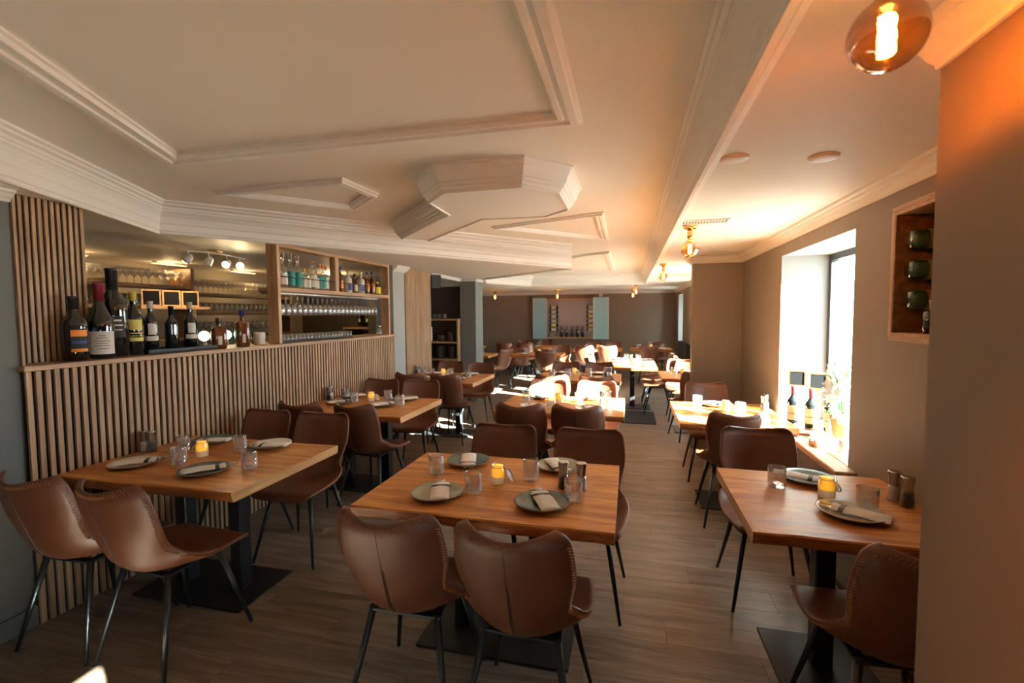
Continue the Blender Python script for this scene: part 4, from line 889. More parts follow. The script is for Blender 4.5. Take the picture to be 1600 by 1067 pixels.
for k, z in enumerate((1.90, 1.775, 1.65)):
    t = empty('wine_bottle', (1.125, 2.315, z), 0, 'green wine bottle lying in the oak wall box, %s row' % ('top', 'middle', 'bottom')[k], 'bottle', 'bottles lying in the wall wine box')
    MB().lathe([(r, zz) for r, zz in bottle_proto(0.040, 0.30, 'bordeaux')], seg=24, axis='x').build('bottle_body', M_greenb, t)
    MB().lathe([(0.0403, 0.055), (0.041, 0.056), (0.041, 0.13), (0.0403, 0.131)], seg=24, axis='x', closed=True).build('bottle_label', M_ogold, t)
make_bottle('wine_bottle', 'dark bottle with pale neck standing at bottom of the wall box', 'bottle', 0.038, 0.30 * 0.37 + 0.02, 'flask', M_bottle, M_cream, [], (1.165, 2.20, 1.513), 0, None, 0.7)

# ------------------------------------------------------------------ globe ceiling lamps
LG = 'amber globe ceiling lamps'
def lamp(x, y, lab, e=16.0, rb=0.060):
    t = empty('ceiling_lamp', (x, y, ZL), 0, lab, 'ceiling lamp', LG)
    MB().lathe([(0, -0.024), (0.046, -0.024), (0.050, -0.020), (0.050, 0), (0, 0)], seg=28).build('ceiling_rose', M_brass, t)
    MB().lathe([(0, -0.095), (0.019, -0.095), (0.021, -0.085), (0.021, -0.030), (0.016, -0.024), (0, -0.024)], seg=20).build('socket', M_brass, t)
    P = [(0.014, -0.096), (0.018, -0.106)]
    cz = -0.110 - rb
    for k in range(1, 15):
        a = PI * (0.10 + 0.9 * k / 14); P.append((max(rb * math.sin(a), 0.0003), cz + rb * math.cos(a)))
    MB().lathe(P, seg=28, closed=True).build('bulb', M_amber, t)
    f = MB(); n = 60
    f.tube([(0.011 * math.cos(k * 1.0), 0.011 * math.sin(k * 1.0), cz + 0.034 - 0.068 * k / n) for k in range(n + 1)], 0.0035, 5)
    f.build('filament', M_filament, t)
    ld = bpy.data.lights.new('bulb_light', 'POINT'); ld.energy = e; ld.color = (1.0, 0.30, 0.02); ld.shadow_soft_size = 0.012
    lo = bpy.data.objects.new('bulb_light', ld); col.objects.link(lo); lo.parent = t; lo.location = (0, 0, cz)
    return t
lamp(0.430, 0.98, 'amber globe lamp glowing nearest the camera by the orange-lit wall', 230.0)
lamp(0.430, 3.74, 'amber globe lamp below the slotted ceiling vent', 24.0, 0.064)
lamp(0.425, 6.50, 'amber globe lamp on the window side before the far room', 20.0)
lamp(0.13, 10.8, 'amber globe lamp just beyond the coffer end on the window side', 14.0)
lamp(0.08, 12.7, 'amber globe lamp near far wall, right of cabinet', 30.0)
lamp(-1.90, 12.7, 'amber globe lamp near far wall, above the cabinet', 30.0)
lamp(-3.66, 12.7, 'amber globe lamp near far wall, left of cabinet', 30.0)
# ------------------------------------------------------------------ chair
CL = [(.235, .424, .190, .0), (.243, .447, .200, .004), (.214, .468, .216, .010), (.11, .462, .236, .026), (0, .452, .243, .046), (-.09, .452, .234, .075), (-.165, .470, .208, .094),
      (-.225, .525, .184, .094), (-.258, .60, .190, .085), (-.286, .69, .207, .078), (-.312, .785, .204, .077), (-.334, .868, .190, .074)]
def cl(v):
    n = len(CL) - 1; s = min(max(v, 0), 1) * n; i = min(int(s), n - 1); f = s - i
    p = [CL[max(i - 1, 0)], CL[i], CL[i + 1], CL[min(i + 2, n)]]; out = []
    for k in range(4):
        a, b, c, d = (q[k] for q in p)
        out.append(0.5 * ((2 * b) + (-a + c) * f + (2 * a - 5 * b + 4 * c - d) * f * f + (-a + 3 * b - 3 * c + d) * f ** 3))
    return out
_arc = [0.0]; _N = 400
for i in range(_N):
    a, b = cl(i / _N), cl((i + 1) / _N); _arc.append(_arc[-1] + math.hypot(b[0] - a[0], b[1] - a[1]))
ARC = _arc[-1]
def v_at(s):
    lo, hi = 0, _N
    while hi - lo > 1:
        m = (lo + hi) // 2
        if _arc[m] <= s: lo = m
        else: hi = m
    d = _arc[hi] - _arc[lo]
    return (lo + (s - _arc[lo]) / d if d > 0 else lo) / _N
def shell(s, u):
    """s arc length from the seat front, u in -1..1 across"""
    v = v_at(min(max(s, 0), ARC)); y, z, w, lift = cl(v)
    e = 1e-3; a, b = cl(max(v - e, 0)), cl(min(v + e, 1)); t = Vector((b[0] - a[0], b[1] - a[1])).normalized(); nx, nz = t.y, -t.x
    dt = ARC - s; r = 0.036
    if dt < r: w = w - r + math.sqrt(max(0, r * r - (r - dt) ** 2))
    r2 = 0.055
    if s < r2: w = w - r2 + math.sqrt(max(0, r2 * r2 - (r2 - s) ** 2))
    L = lift * abs(u) ** 2.2
    return Vector((u * w, y + nx * L, z + nz * L))
NU = 16
SS = [0, .0015, .006, .013, .022, .034, .048, .065] + [.065 + (ARC - .13) * k / 26 for k in range(1, 26)] + [ARC - q for q in (.065, .048, .034, .022, .013, .006, .0015, 0)]
US = [math.sin(PI / 2 * (-1 + 2 * i / NU)) * 0.45 + (-1 + 2 * i / NU) * 0.55 for i in range(NU + 1)]
def build_shell():
    nv = len(SS); T = 0.023
    G = [[shell(s, u) for u in US] for s in SS]
    def nrm(j, i):
        a = G[min(j + 1, nv - 1)][i] - G[max(j - 1, 0)][i]; b = G[j][min(i + 1, NU)] - G[j][max(i - 1, 0)]
        n = b.cross(a); return n.normalized() if n.length > 1e-9 else Vector((0, 0, 1))
    Nn = [[nrm(j, i) for i in range(NU + 1)] for j in range(nv)]
    sgn = 1 if Nn[12][NU // 2].z > 0 else -1
    Nn = [[n * sgn for n in r] for r in Nn]
    V = []; idx_in = {}; idx_out = {}
    for j in range(nv):
        for i in range(NU + 1):
            # inner cushion slightly puffed
            up_ = 0.006 * (1 - US[i] ** 2) if 4 < j < nv - 5 else 0
            idx_in[j, i] = len(V); V.append(G[j][i] + Nn[j][i] * up_)
            idx_out[j, i] = len(V); edge = min(1, min(i, NU - i) / 2.0, min(j, nv - 1 - j) / 5.0)
            V.append(G[j][i] - Nn[j][i] * (T * (0.55 + 0.45 * edge)))
    per = [(0, i) for i in range(NU + 1)] + [(j, NU) for j in range(1, nv)] + [(nv - 1, i) for i in range(NU - 1, -1, -1)] + [(j, 0) for j in range(nv - 2, 0, -1)]
    cen = Vector((0, -0.05, 0.62)); mid = {}
    for (j, i) in per:
        p = (Vector(V[idx_in[j, i]]) + Vector(V[idx_out[j, i]])) / 2
        d = Vector((0, 0, 0))
        if i == 0: d += (G[j][0] - G[j][2])
        if i == NU: d += (G[j][NU] - G[j][NU - 2])
        if j == 0: d += (G[0][i] - G[4][i])
        if j == nv - 1: d += (G[nv - 1][i] - G[nv - 5][i])
        mid[j, i] = len(V); V.append(p + d.normalized() * 0.006)
    F = []; J = []
    for j in range(nv - 1):
        for i in range(NU):
            F.append([idx_in[j, i], idx_in[j, i + 1], idx_in[j + 1, i + 1], idx_in[j + 1, i]]); J.append(j)
            F.append([idx_out[j, i], idx_out[j + 1, i], idx_out[j + 1, i + 1], idx_out[j, i + 1]]); J.append(j)
    for k in range(len(per)):
        a, b = per[k], per[(k + 1) % len(per)]; jj = min(a[0], b[0])
        F.append([idx_in[a], idx_in[b], mid[b], mid[a]]); J.append(jj); F.append([mid[a], mid[b], idx_out[b], idx_out[a]]); J.append(jj)
    me = bpy.data.meshes.new('full'); me.from_pydata([tuple(v) for v in V], [], F); me.update()
    bm = bmesh.new(); bm.from_mesh(me); bmesh.ops.recalc_face_normals(bm, faces=bm.faces); bm.to_mesh(me); bm.free(); me.update()
    NV = [tuple(v.normal) for v in me.vertices]; polys = [list(p.vertices) for p in me.polygons]
    split = next(k for k, s in enumerate(SS) if s > 0.475)
    out = []
    for nm, test in (('seat', lambda j: j < split), ('backrest', lambda j: j >= split)):
        fs = [p for p, j in zip(polys, J) if test(j)]
        used = sorted({v for f in fs for v in f}); mp = {v: k for k, v in enumerate(used)}
        m2 = bpy.data.meshes.new(nm); m2.from_pydata([tuple(V[v]) for v in used], [], [[mp[v] for v in f] for f in fs]); m2.update()
        m2.polygons.foreach_set('use_smooth', [True] * len(m2.polygons)); m2.materials.append(M_lea)
        m2.normals_split_custom_set_from_vertices([NV[v] for v in used])
        out.append(m2)
    bpy.data.meshes.remove(me)
    return out, split
(seat_me, back_me), SPL = build_shell()
def edge_path(s, side, ins):
    return None
def shell_out(s, u, off):
    e = 2e-3; a = shell(min(s + e, ARC), u) - shell(max(s - e, 0), u); b = shell(s, min(u + 0.02, 1)) - shell(s, max(u - 0.02, -1))
    n = b.cross(a)
    if n.length < 1e-12: return shell(s, u)
    n.normalize()
    # inner normal points to the sitter
    ref = Vector((0, 1, 1)); n = n if n.dot(ref) > 0 else -n
    return shell(s, u) - n * off
def stitch():
    m = MB(); pts = []; st = 0.006
    def zig(path):
        m.tube(path, 0.0019, 3)
    for side in (-1, 1):
        p = []; s = 0.06; k = 0
        while s < ARC - 0.035:
            w = cl(v_at(s))[2]; d = 0.003 if k % 2 else 0.014
            p.append(shell_out(s, side * (1 - d / w), 0.0145 + 0.36 * d)); s += st; k += 1
        zig(p)
    p = []; k = 0; x = -0.168
    while x < 0.168:
        d = 0.003 if k % 2 else 0.014
        dd = d + max(0, abs(x) - 0.150) * 0.5
        p.append(shell_out(ARC - dd, x / 0.189, 0.0145 + 0.36 * d)); x += st; k += 1
    zig(p)
    return m.mesh('edge_stitching', M_stitch)
st_me = stitch()
def welt():
    m = MB(); p = []
    for k in range(26):
        s = 0.50 + 0.24 * k / 25
        p.append(shell_out(s, 0.0, 0.0235))
    m.tube(p, [0.0006 + 0.0026 * math.sin(PI * min(1, (25 - k) / 25 + 0.02)) ** 0.5 for k in range(26)], 6)
    q = [shell_out(0.50 + (ARC - 0.02 - 0.50) * k / 30, 0.0, 0.0232) for k in range(31)]
    m.tube([v + Vector((0.007, 0, 0)) for v in q[:18]], 0.0016, 5); m.tube(q[16:], 0.0009, 4)
    return m.mesh('back_seam', M_seam)
seam_me = welt()
LEGS = [(-1, 1), (1, 1), (-1, -1), (1, -1)]
leg_mes = []
for sx, syy in LEGS:
    g = MB(); top = (sx * 0.135, 0.115 if syy > 0 else -0.135, 0.438); bot = (sx * 0.215, 0.225 if syy > 0 else -0.235, 0.004)
    g.tube([top, bot], [0.0150, 0.0085], 14)
    g.tube([bot, (bot[0], bot[1], 0.0)], [0.0095, 0.0095], 12)
    leg_mes.append(g.mesh('leg', M_leg))
uf = MB(); uf.box(-0.15, -0.15, 0.424, 0.15, -0.115, 0.434); uf.box(-0.15, 0.095, 0.424, 0.15, 0.13, 0.434); uf.box(-0.145, -0.115, 0.424, -0.11, 0.095, 0.434); uf.box(0.11, -0.115, 0.424, 0.145, 0.095, 0.434)
uf_me = uf.mesh('under_frame', M_leg)
CG = 'brown leather bucket chairs with splayed metal legs'
ch0 = empty('dining_chair', (0, 0, 0), 0, 'chair', 'chair', CG)
obj('seat', seat_me, ch0); obj('backrest', back_me, ch0); obj('edge_stitching', st_me, ch0); obj('back_seam', seam_me, ch0); obj('under_frame', uf_me, ch0)
for lm in leg_mes: obj('leg', lm, ch0)
def chair(x, y, rz, lab): return place(ch0, (x, y, 0), math.radians(rz), lab, CG)

# ------------------------------------------------------------------ tables
def make_top(lx, ly, th, seed, name='tabletop', amp=0.010):
    r = random.Random(seed); ph = [r.uniform(0, 6.28) for _ in range(8)]; n = 46; m = MB(); vs = []
    def wob(x, k): return amp * (math.sin(3.1 * x + ph[k]) + 0.55 * math.sin(8.3 * x + ph[k + 1]) + 0.3 * math.sin(21 * x + ph[k + 2]) + 0.16 * math.sin(47 * x + ph[k + 3])) * 0.55
    ring = 10
    for i in range(n + 1):
        x = -lx / 2 + lx * i / n
        a, b = wob(x, 0), wob(x, 4); a2, b2 = wob(x * 1.3 + 2, 1), wob(x * 1.3 + 5, 3)
        e = 0.006
        vs += [(x, -ly / 2 + a + e, th), (x, -ly / 2 + a, th - e), (x, -ly / 2 + a + 0.001 + a2 * .5, th * 0.5), (x, -ly / 2 + a + 0.004 + a2 * .8, e), (x, -ly / 2 + a + 0.010 + a2 * .8, 0),
               (x, ly / 2 + b - 0.010 + b2 * .8, 0), (x, ly / 2 + b - 0.004 + b2 * .8, e), (x, ly / 2 + b - 0.001 + b2 * .5, th * 0.5), (x, ly / 2 + b, th - e), (x, ly / 2 + b - e, th)]
    b0 = len(m.v); m.v += vs
    for i in range(n):
        for k in range(ring):
            k2 = (k + 1) % ring
            m.f.append([b0 + i * ring + k, b0 + i * ring + k2, b0 + (i + 1) * ring + k2, b0 + (i + 1) * ring + k])
            mi = 1 if k in (1, 2, 3, 5, 6, 7) else 0
            m.m.append(mi); m.s.append(k in (0, 1, 2, 3, 5, 6, 7, 8) and False)
    m.f.append([b0 + k for k in range(ring)]); m.m.append(2); m.s.append(False)
    m.f.append([b0 + n * ring + k for k in range(ring)]); m.m.append(2); m.s.append(False)
    return m.mesh(name, [M_table, M_edge, M_endgr])
TH = 0.050; ZTOP = 0.76
def table(x, y, lx, ly, lab, seed, cols=2, rz=0, base=None, group='live edge oak dining tables'):
    t = empty('dining_table', (x, y, 0), rz, lab, 'table', group)
    obj('tabletop', make_top(lx, ly, TH, seed), t, (0, 0, ZTOP - TH))
    bw, bd = base or (0.74, 0.42)
    MB().bbox(-bw / 2, -bd / 2, 0.0, bw / 2, bd / 2, 0.010, 0.002).build('base_plate', M_plate_b, t)
    cx = [0] if cols == 1 else [-0.195, 0.195]
    for c in cx:
        MB().bbox(c - 0.04, -0.04, 0.010, c + 0.04, 0.04, ZTOP - TH - 0.02, 0.006).build('column', M_black, t)
    u = MB(); u.bbox(-bw * 0.42, -0.05, ZTOP - TH - 0.02, bw * 0.42, 0.05, ZTOP - TH - 0.001, 0.002)
    for c in cx: u.box(c - 0.03, -ly * 0.36, ZTOP - TH - 0.02, c + 0.03, ly * 0.36, ZTOP - TH - 0.001)
    u.build('support_frame', M_black, t)
    return t

# tableware
def plate_mesh(mat):
    P = [(0, 0.0), (0.070, 0.0), (0.078, 0.003), (0.105, 0.011), (0.1205, 0.020), (0.1225, 0.0225), (0.1210, 0.0245), (0.104, 0.0165), (0.082, 0.0085), (0.074, 0.0065), (0, 0.006)]
    return MB().lathe(P, seg=48, mifun=lambda k: 1 if k in (0, 1, 2, 3, 4, 5) else 0).mesh('dinner_plate', [mat, M_rim])
pl_me = {'green-grey': plate_mesh(M_pl_g), 'olive': plate_mesh(M_pl_o), 'cream': plate_mesh(M_pl_w)}
def cut(r, z, a, k):
    if k in (2, 3, 4, 5, 6, 7):
        q = 1 - 0.07 * (0.5 + 0.5 * math.cos(12 * a + (PI if k % 2 else 0))) * (1 if z < 0.062 else 0.45)
        return r * q
    return r
tumP = [(0, 0.001), (0.034, 0.0), (0.0385, 0.004), (0.040, 0.014), (0.040, 0.026), (0.0402, 0.038), (0.0403, 0.050), (0.0405, 0.060), (0.0408, 0.075), (0.041, 0.096), (0.0405, 0.098), (0.0395, 0.096), (0.0385, 0.060), (0.0365, 0.022), (0.030, 0.017), (0, 0.0165)]
tum_me = MB().lathe(tumP, seg=48, rfun=cut, smooth=False).mesh('tumbler', M_cut)
# folded napkin with cutlery and black band
def napkin_things():
    t = empty('rolled_napkin', (0, 0, 0), 0, 'napkin', 'napkin'); t.scale = (1.22, 1.22, 1.0)
    n = MB(); vs = []
    K = 10
    prof = [(-0.034, 0.0), (-0.036, 0.004), (-0.032, 0.009), (-0.015, 0.0125), (0.0, 0.0135), (0.015, 0.0125), (0.032, 0.009), (0.036, 0.004), (0.034, 0.0)]
    for k in range(K + 1):
        y = -0.100 + 0.165 * k / K; s = 1.0 if k < 8 else 0.97; sq = 1 - 0.25 * math.exp(-((y - 0.035) / 0.016) ** 2)
        for (x, z) in prof: vs.append((x * s + 0.001 * math.sin(k * 2.3), y + 0.004 * (x / 0.036) * (1 if k == K else 0), 0.001 + z * sq + (0.0015 * math.sin(x * 90 + k) if 0 < k < K else 0)))
    L = len(prof); fs = []
    for k in range(K):
        for i in range(L - 1): fs.append((k * L + i, k * L + i + 1, (k + 1) * L + i + 1, (k + 1) * L + i))
        fs.append((k * L + L - 1, k * L, (k + 1) * L, (k + 1) * L + L - 1))
    fs += [tuple(range(L)), tuple(range(K * L, K * L + L))]
    n.add(vs, fs, 0, True); n.build('napkin_fold', M_napkin, t)
    bd = MB(); pr = [(x * 1.02, 0.001 + z * 0.80 + 0.0012) for x, z in prof]
    b_ = []
    for y in (0.026, 0.042):
        for x, z in pr: b_.append((x, y, max(z, 0.0005)))
    bd.add(b_, [(i, i + 1, L + i + 1, L + i) for i in range(L - 1)], 0, True); bd.build('paper_band', M_ink, t)
    mk = MB()
    for x0, w, y in ((-0.012, 0.010, 0.036), (0.001, 0.013, 0.036), (-0.010, 0.020, 0.031)): mk.box(x0, y, 0.0121, x0 + w, y + 0.002, 0.0127)
    mk.build('band_mark', M_label, t)
    f = MB(); y0 = 0.045
    f.bbox(-0.022, -0.02, 0.0145 - 0.009, -0.014, 0.062, 0.0175 - 0.009, 0.0008)
    f.bbox(-0.030, 0.062, 0.006, -0.006, 0.078, 0.009, 0.0008)
    for k in range(4): f.bbox(-0.030 + k * 0.0068, 0.078, 0.006, -0.0264 + k * 0.0068, 0.108, 0.008, 0.0006)
    f.build('fork', M_steel, t)
    kf = MB(); kf.bbox(0.006, -0.02, 0.006, 0.016, 0.05, 0.009, 0.0008); kf.prism([(0.004, 0.05), (0.018, 0.05), (0.018, 0.095), (0.012, 0.112), (0.006, 0.098)], 0.0065, 0.008)
    kf.build('knife', M_steel, t)
    return t
nk0 = napkin_things()
# candle in a clip-top jar
def jar_thing():
    t = empty('candle_jar', (0, 0, 0), 0, 'jar', 'candle')
    MB().lathe([(0, 0.001), (0.030, 0.0), (0.0345, 0.005), (0.035, 0.012), (0.035, 0.066), (0.0335, 0.076), (0.0290, 0.083), (0.0290, 0.090), (0.0315, 0.092), (0.0315, 0.098), (0.029, 0.099), (0.0275, 0.092), (0.0275, 0.083), (0.032, 0.075), (0.0335, 0.064), (0.0335, 0.008), (0, 0.006)], seg=32).build('jar_body', M_glass, t)
    MB().lathe([(0, 0.0065), (0.0328, 0.0065), (0.0330, 0.012), (0.0330, 0.040), (0, 0.040)], seg=28).build('candle_wax', M_wax, t)
    MB().lathe([(0, 0.0402), (0.0330, 0.0402), (0.0330, 0.064), (0.031, 0.074), (0.0268, 0.082), (0.0268, 0.092), (0, 0.0925)], seg=28).build('candle_glow', M_waxlit, t)
    w = MB(); w.tube([(0.0300 * math.cos(a / 16 * 2 * PI), 0.0300 * math.sin(a / 16 * 2 * PI), 0.0865) for a in range(16)], 0.0012, 6, closed=True)
    w.tube([(0.031, 0.0, 0.0865), (0.040, 0.0, 0.080), (0.046, 0.0, 0.068)], 0.0012, 6); w.tube([(-0.031, 0, 0.0865), (-0.037, 0, 0.078), (-0.036, 0, 0.066)], 0.0012, 6)
    w.build('wire_clip', M_steel, t)
    l = MB(); l.lathe([(0, -0.005), (0.022, -0.005), (0.027, -0.003), (0.031, 0.0), (0.031, 0.005), (0.027, 0.007), (0.020, 0.006), (0, 0.007)], seg=28)
    lo = l.build('jar_lid', M_glass, t, (0.058, 0.004, 0.046)); lo.rotation_euler = (0.15, 1.05, 0.0)
    g = MB(); g.tube([(0.0305 * math.cos(a / 20 * 2 * PI), 0.0305 * math.sin(a / 20 * 2 * PI), 0) for a in range(20)], 0.0028, 6, closed=True); g.build('lid_seal', M_salt, t, (0.0585, 0.004, 0.0452)).rotation_euler = (0.15, 1.05, 0.0)
    return t
jar0 = jar_thing()
def mill_thing(fill, nm):
    t = empty('spice_mill', (0, 0, 0), 0, nm, 'mill')
    MB().lathe([(0, 0.001), (0.026, 0.0), (0.028, 0.004), (0.027, 0.02), (0.0235, 0.055), (0.0215, 0.072), (0, 0.072)], seg=28).build('mill_body', M_glass, t)
    MB().lathe([(0, 0.0035), (0.0258, 0.004), (0.0252, 0.02), (0.0222, 0.055), (0.0208, 0.066), (0, 0.066)], seg=24).build('mill_filling', fill, t)
    MB().lathe([(0, 0.0722), (0.0220, 0.0722), (0.0215, 0.078), (0.0225, 0.100), (0.0255, 0.124), (0.0262, 0.130), (0.0250, 0.133), (0.0200, 0.134), (0, 0.1345)], seg=28).build('grinder_head', M_steel, t)
    return t
pep0, salt0 = mill_thing(M_pepper, 'pepper mill'), mill_thing(M_salt, 'salt mill')

SEAT = {'nl': 'near left', 'nr': 'near right', 'fl': 'far left', 'fr': 'far right'}
proto_plate = {}
def plate(x, y, colr, where, tb, rz=0):
    o = obj('dinner_plate', pl_me[colr], None, (x, y, ZTOP + 0.0005), rz)
    tag(o, '%s stoneware plate at %s place of %s' % (colr, where, tb), 'plate', 'stoneware plates'); return o
def napkin(x, y, rz, where, tb):
    return place(nk0, (x, y, ZTOP + 0.0150), rz, 'banded napkin with cutlery, %s place of %s' % (where, tb), 'rolled napkins with cutlery')
def tumbler(x, y, where, tb, rz=0.0):
    o = obj('tumbler', tum_me, None, (x, y, ZTOP + 0.0005), rz)
    tag(o, 'cut glass tumbler at %s place of %s' % (where, tb), 'glass', 'cut glass tumblers'); return o
def candle(x, y, rz, tb):
    return place(jar0, (x, y, ZTOP + 0.0005), rz, 'glowing yellow candle in clip-top jar on %s' % tb, 'candle jars on the tables')
def mills(p, q, tb):
    place(pep0, (p[0], p[1], ZTOP + 0.0005), 0, 'dark pepper mill with steel head on %s' % tb, 'pepper mills')
    place(salt0, (q[0], q[1], ZTOP + 0.0005), 0, 'white salt mill with steel head on %s' % tb, 'salt mills')
def setting(cx_, cy_, tb, cols, pp=None, gg=None, jar=(-0.006, -0.01, 0.1), ml=((0.32, 0.0), (0.406, -0.003)), rn=(0.35, 0.45, 0.3, 0.5)):
    pp = pp or {'nl': (-.24, -.22), 'nr': (.255, -.22), 'fl': (-.257, .267), 'fr': (.253, .29)}
    gg = gg or {'nl': (-.086, -.15), 'nr': (.385, -.142), 'fl': (-.365, .065), 'fr': (.143, .09)}
    for i, k in enumerate(('nl', 'nr', 'fl', 'fr')):
        if k in pp:
            px, py = cx_ + pp[k][0], cy_ + pp[k][1]; plate(px, py, cols[i], SEAT[k], tb, rz=i * 1.1)
            a = (rn[i] if k[0] == 'n' else PI + rn[i]); napkin(px + 0.006, py + (0.022 if k[0] == 'n' else -0.022), a, SEAT[k], tb)
        if k in gg: tumbler(cx_ + gg[k][0], cy_ + gg[k][1], SEAT[k], tb, i * 0.3)
    if jar: candle(cx_ + jar[0], cy_ + jar[1], jar[2], tb)
    if ml: mills((cx_ + ml[0][0], cy_ + ml[0][1]), (cx_ + ml[1][0], cy_ + ml[1][1]), tb)

TC, T1, T2, T3 = 'front centre table', 'front table by slatted bar', 'second table along slatted bar', 'third table before shelf niche'
TC2, TC3 = 'sunlit second centre table', 'third centre table'
TR1, TR2, TR3 = 'front table by right wall', 'sunlit second table by window', 'table half hidden behind column'
table(-0.625, 2.22, 1.15, 0.84, 'live edge oak table in front centre with four place settings', 11)
table(-2.405, 2.225, 1.14, 0.85, 'live edge oak table nearest the camera beside the slatted bar', 23)
table(-2.395, 3.93, 1.14, 0.88, 'second live edge oak table along the slatted bar', 37)
table(-2.42, 5.92, 1.12, 0.95, 'third oak table along the left side before the shelf niche', 41)
table(-0.60, 4.35, 1.12, 0.86, 'live edge oak table washed white by sunlight in the middle row', 53)
table(-0.66, 6.34, 1.10, 0.82, 'third oak table of the centre row behind the sunlit one', 61)
table(0.848, 2.325, 0.765, 0.80, 'oak table against the right wall nearest the camera', 71, 1, base=(0.42, 0.42))
table(0.79, 4.24, 0.82, 0.95, 'sunlit oak table below the near window ledge', 83, 1, base=(0.42, 0.42))
table(0.81, 6.78, 0.80, 0.86, 'oak table partly hidden behind the taupe column', 97, 1, base=(0.42, 0.42))
setting(-0.625, 2.22, TC, ('olive', 'green-grey', 'green-grey', 'olive'))
setting(-2.405, 2.225, T1, ('cream', 'green-grey', 'green-grey', 'cream'), {'nl': (-.315, -.20), 'nr': (.18, -.207), 'fl': (-.30, .31), 'fr': (.167, .30)},
        {'nl': (-.085, -.125), 'nr': (.373, -.10), 'fl': (-.30, .09), 'fr': (.055, .165)}, (-.078, .02, 2.6), ((-.475, .03), (-.53, .03)), (-0.9, -0.75, -1.2, -1.3))
setting(-2.395, 3.93, T2, ('olive', 'cream', 'cream', 'olive'), {'nl': (-.30, .0), 'nr': (.17, -.02), 'fl': (-.36, .34), 'fr': (.24, .31)},
        {'nl': (-.18, .07), 'nr': (.32, .04), 'fl': (-.40, .27), 'fr': (.07, .27)}, (-.05, .16, 0.0), ((-.50, .13), (-.53, .20)), (-0.7, -0.6, -0.8, -1.0))
setting(-2.42, 5.92, T3, ('olive', 'cream', 'cream', 'cream'), None, {'nl': (-.25, .14), 'nr': (.33, .0), 'fl': (-.43, .25), 'fr': (-.0, .20)}, (-.09, .16, 0.0), ((-.505, .20), (-.52, .28)), (-0.7, -0.6, -0.8, -1.0))
setting(-0.60, 4.35, TC2, ('cream', 'cream', 'olive', 'cream'), None, None, (-0.05, 0.05, 0.0), ((0.36, -0.02), (0.42, 0.03)))
setting(-0.66, 6.34, TC3, ('cream', 'cream', 'olive', 'cream'), None, {'nl': (-.35, -.08), 'nr': (.36, .06), 'fl': (-.15, .0), 'fr': (.12, .13)}, (-.08, .16, 0.0), ((.36, -.04), (.41, -.01)))
# right tables
plate(0.894, 2.185, 'cream', 'near', TR1); napkin(0.905, 2.180, -2.15 + PI, 'near', TR1)
plate(0.870, 2.600, 'green-grey', 'far', TR1); napkin(0.840, 2.600, PI + 1.15, 'far', TR1)
tumbler(0.695, 2.475, 'far', TR1); tumbler(0.985, 2.262, 'near', TR1); candle(0.872, 2.375, 0.6, TR1); mills((1.165, 2.335), (1.150, 2.405), TR1)
plate(0.76, 4.55, 'cream', 'far', TR2); napkin(0.76, 4.55, PI + 0.9, 'far', TR2); plate(0.80, 3.95, 'cream', 'near', TR2); napkin(0.80, 3.95, -0.9, 'near', TR2)
tumbler(0.60, 4.50, 'far', TR2); tumbler(0.90, 4.22, 'near', TR2); candle(0.80, 4.30, 0.2, TR2); mills((1.12, 4.40), (1.15, 4.46), TR2)
plate(0.75, 7.02, 'cream', 'far', TR3); napkin(0.75, 7.02, PI + 0.9, 'far', TR3); tumbler(0.60, 6.80, 'near', TR3); candle(0.70, 6.70, 0.2, TR3)

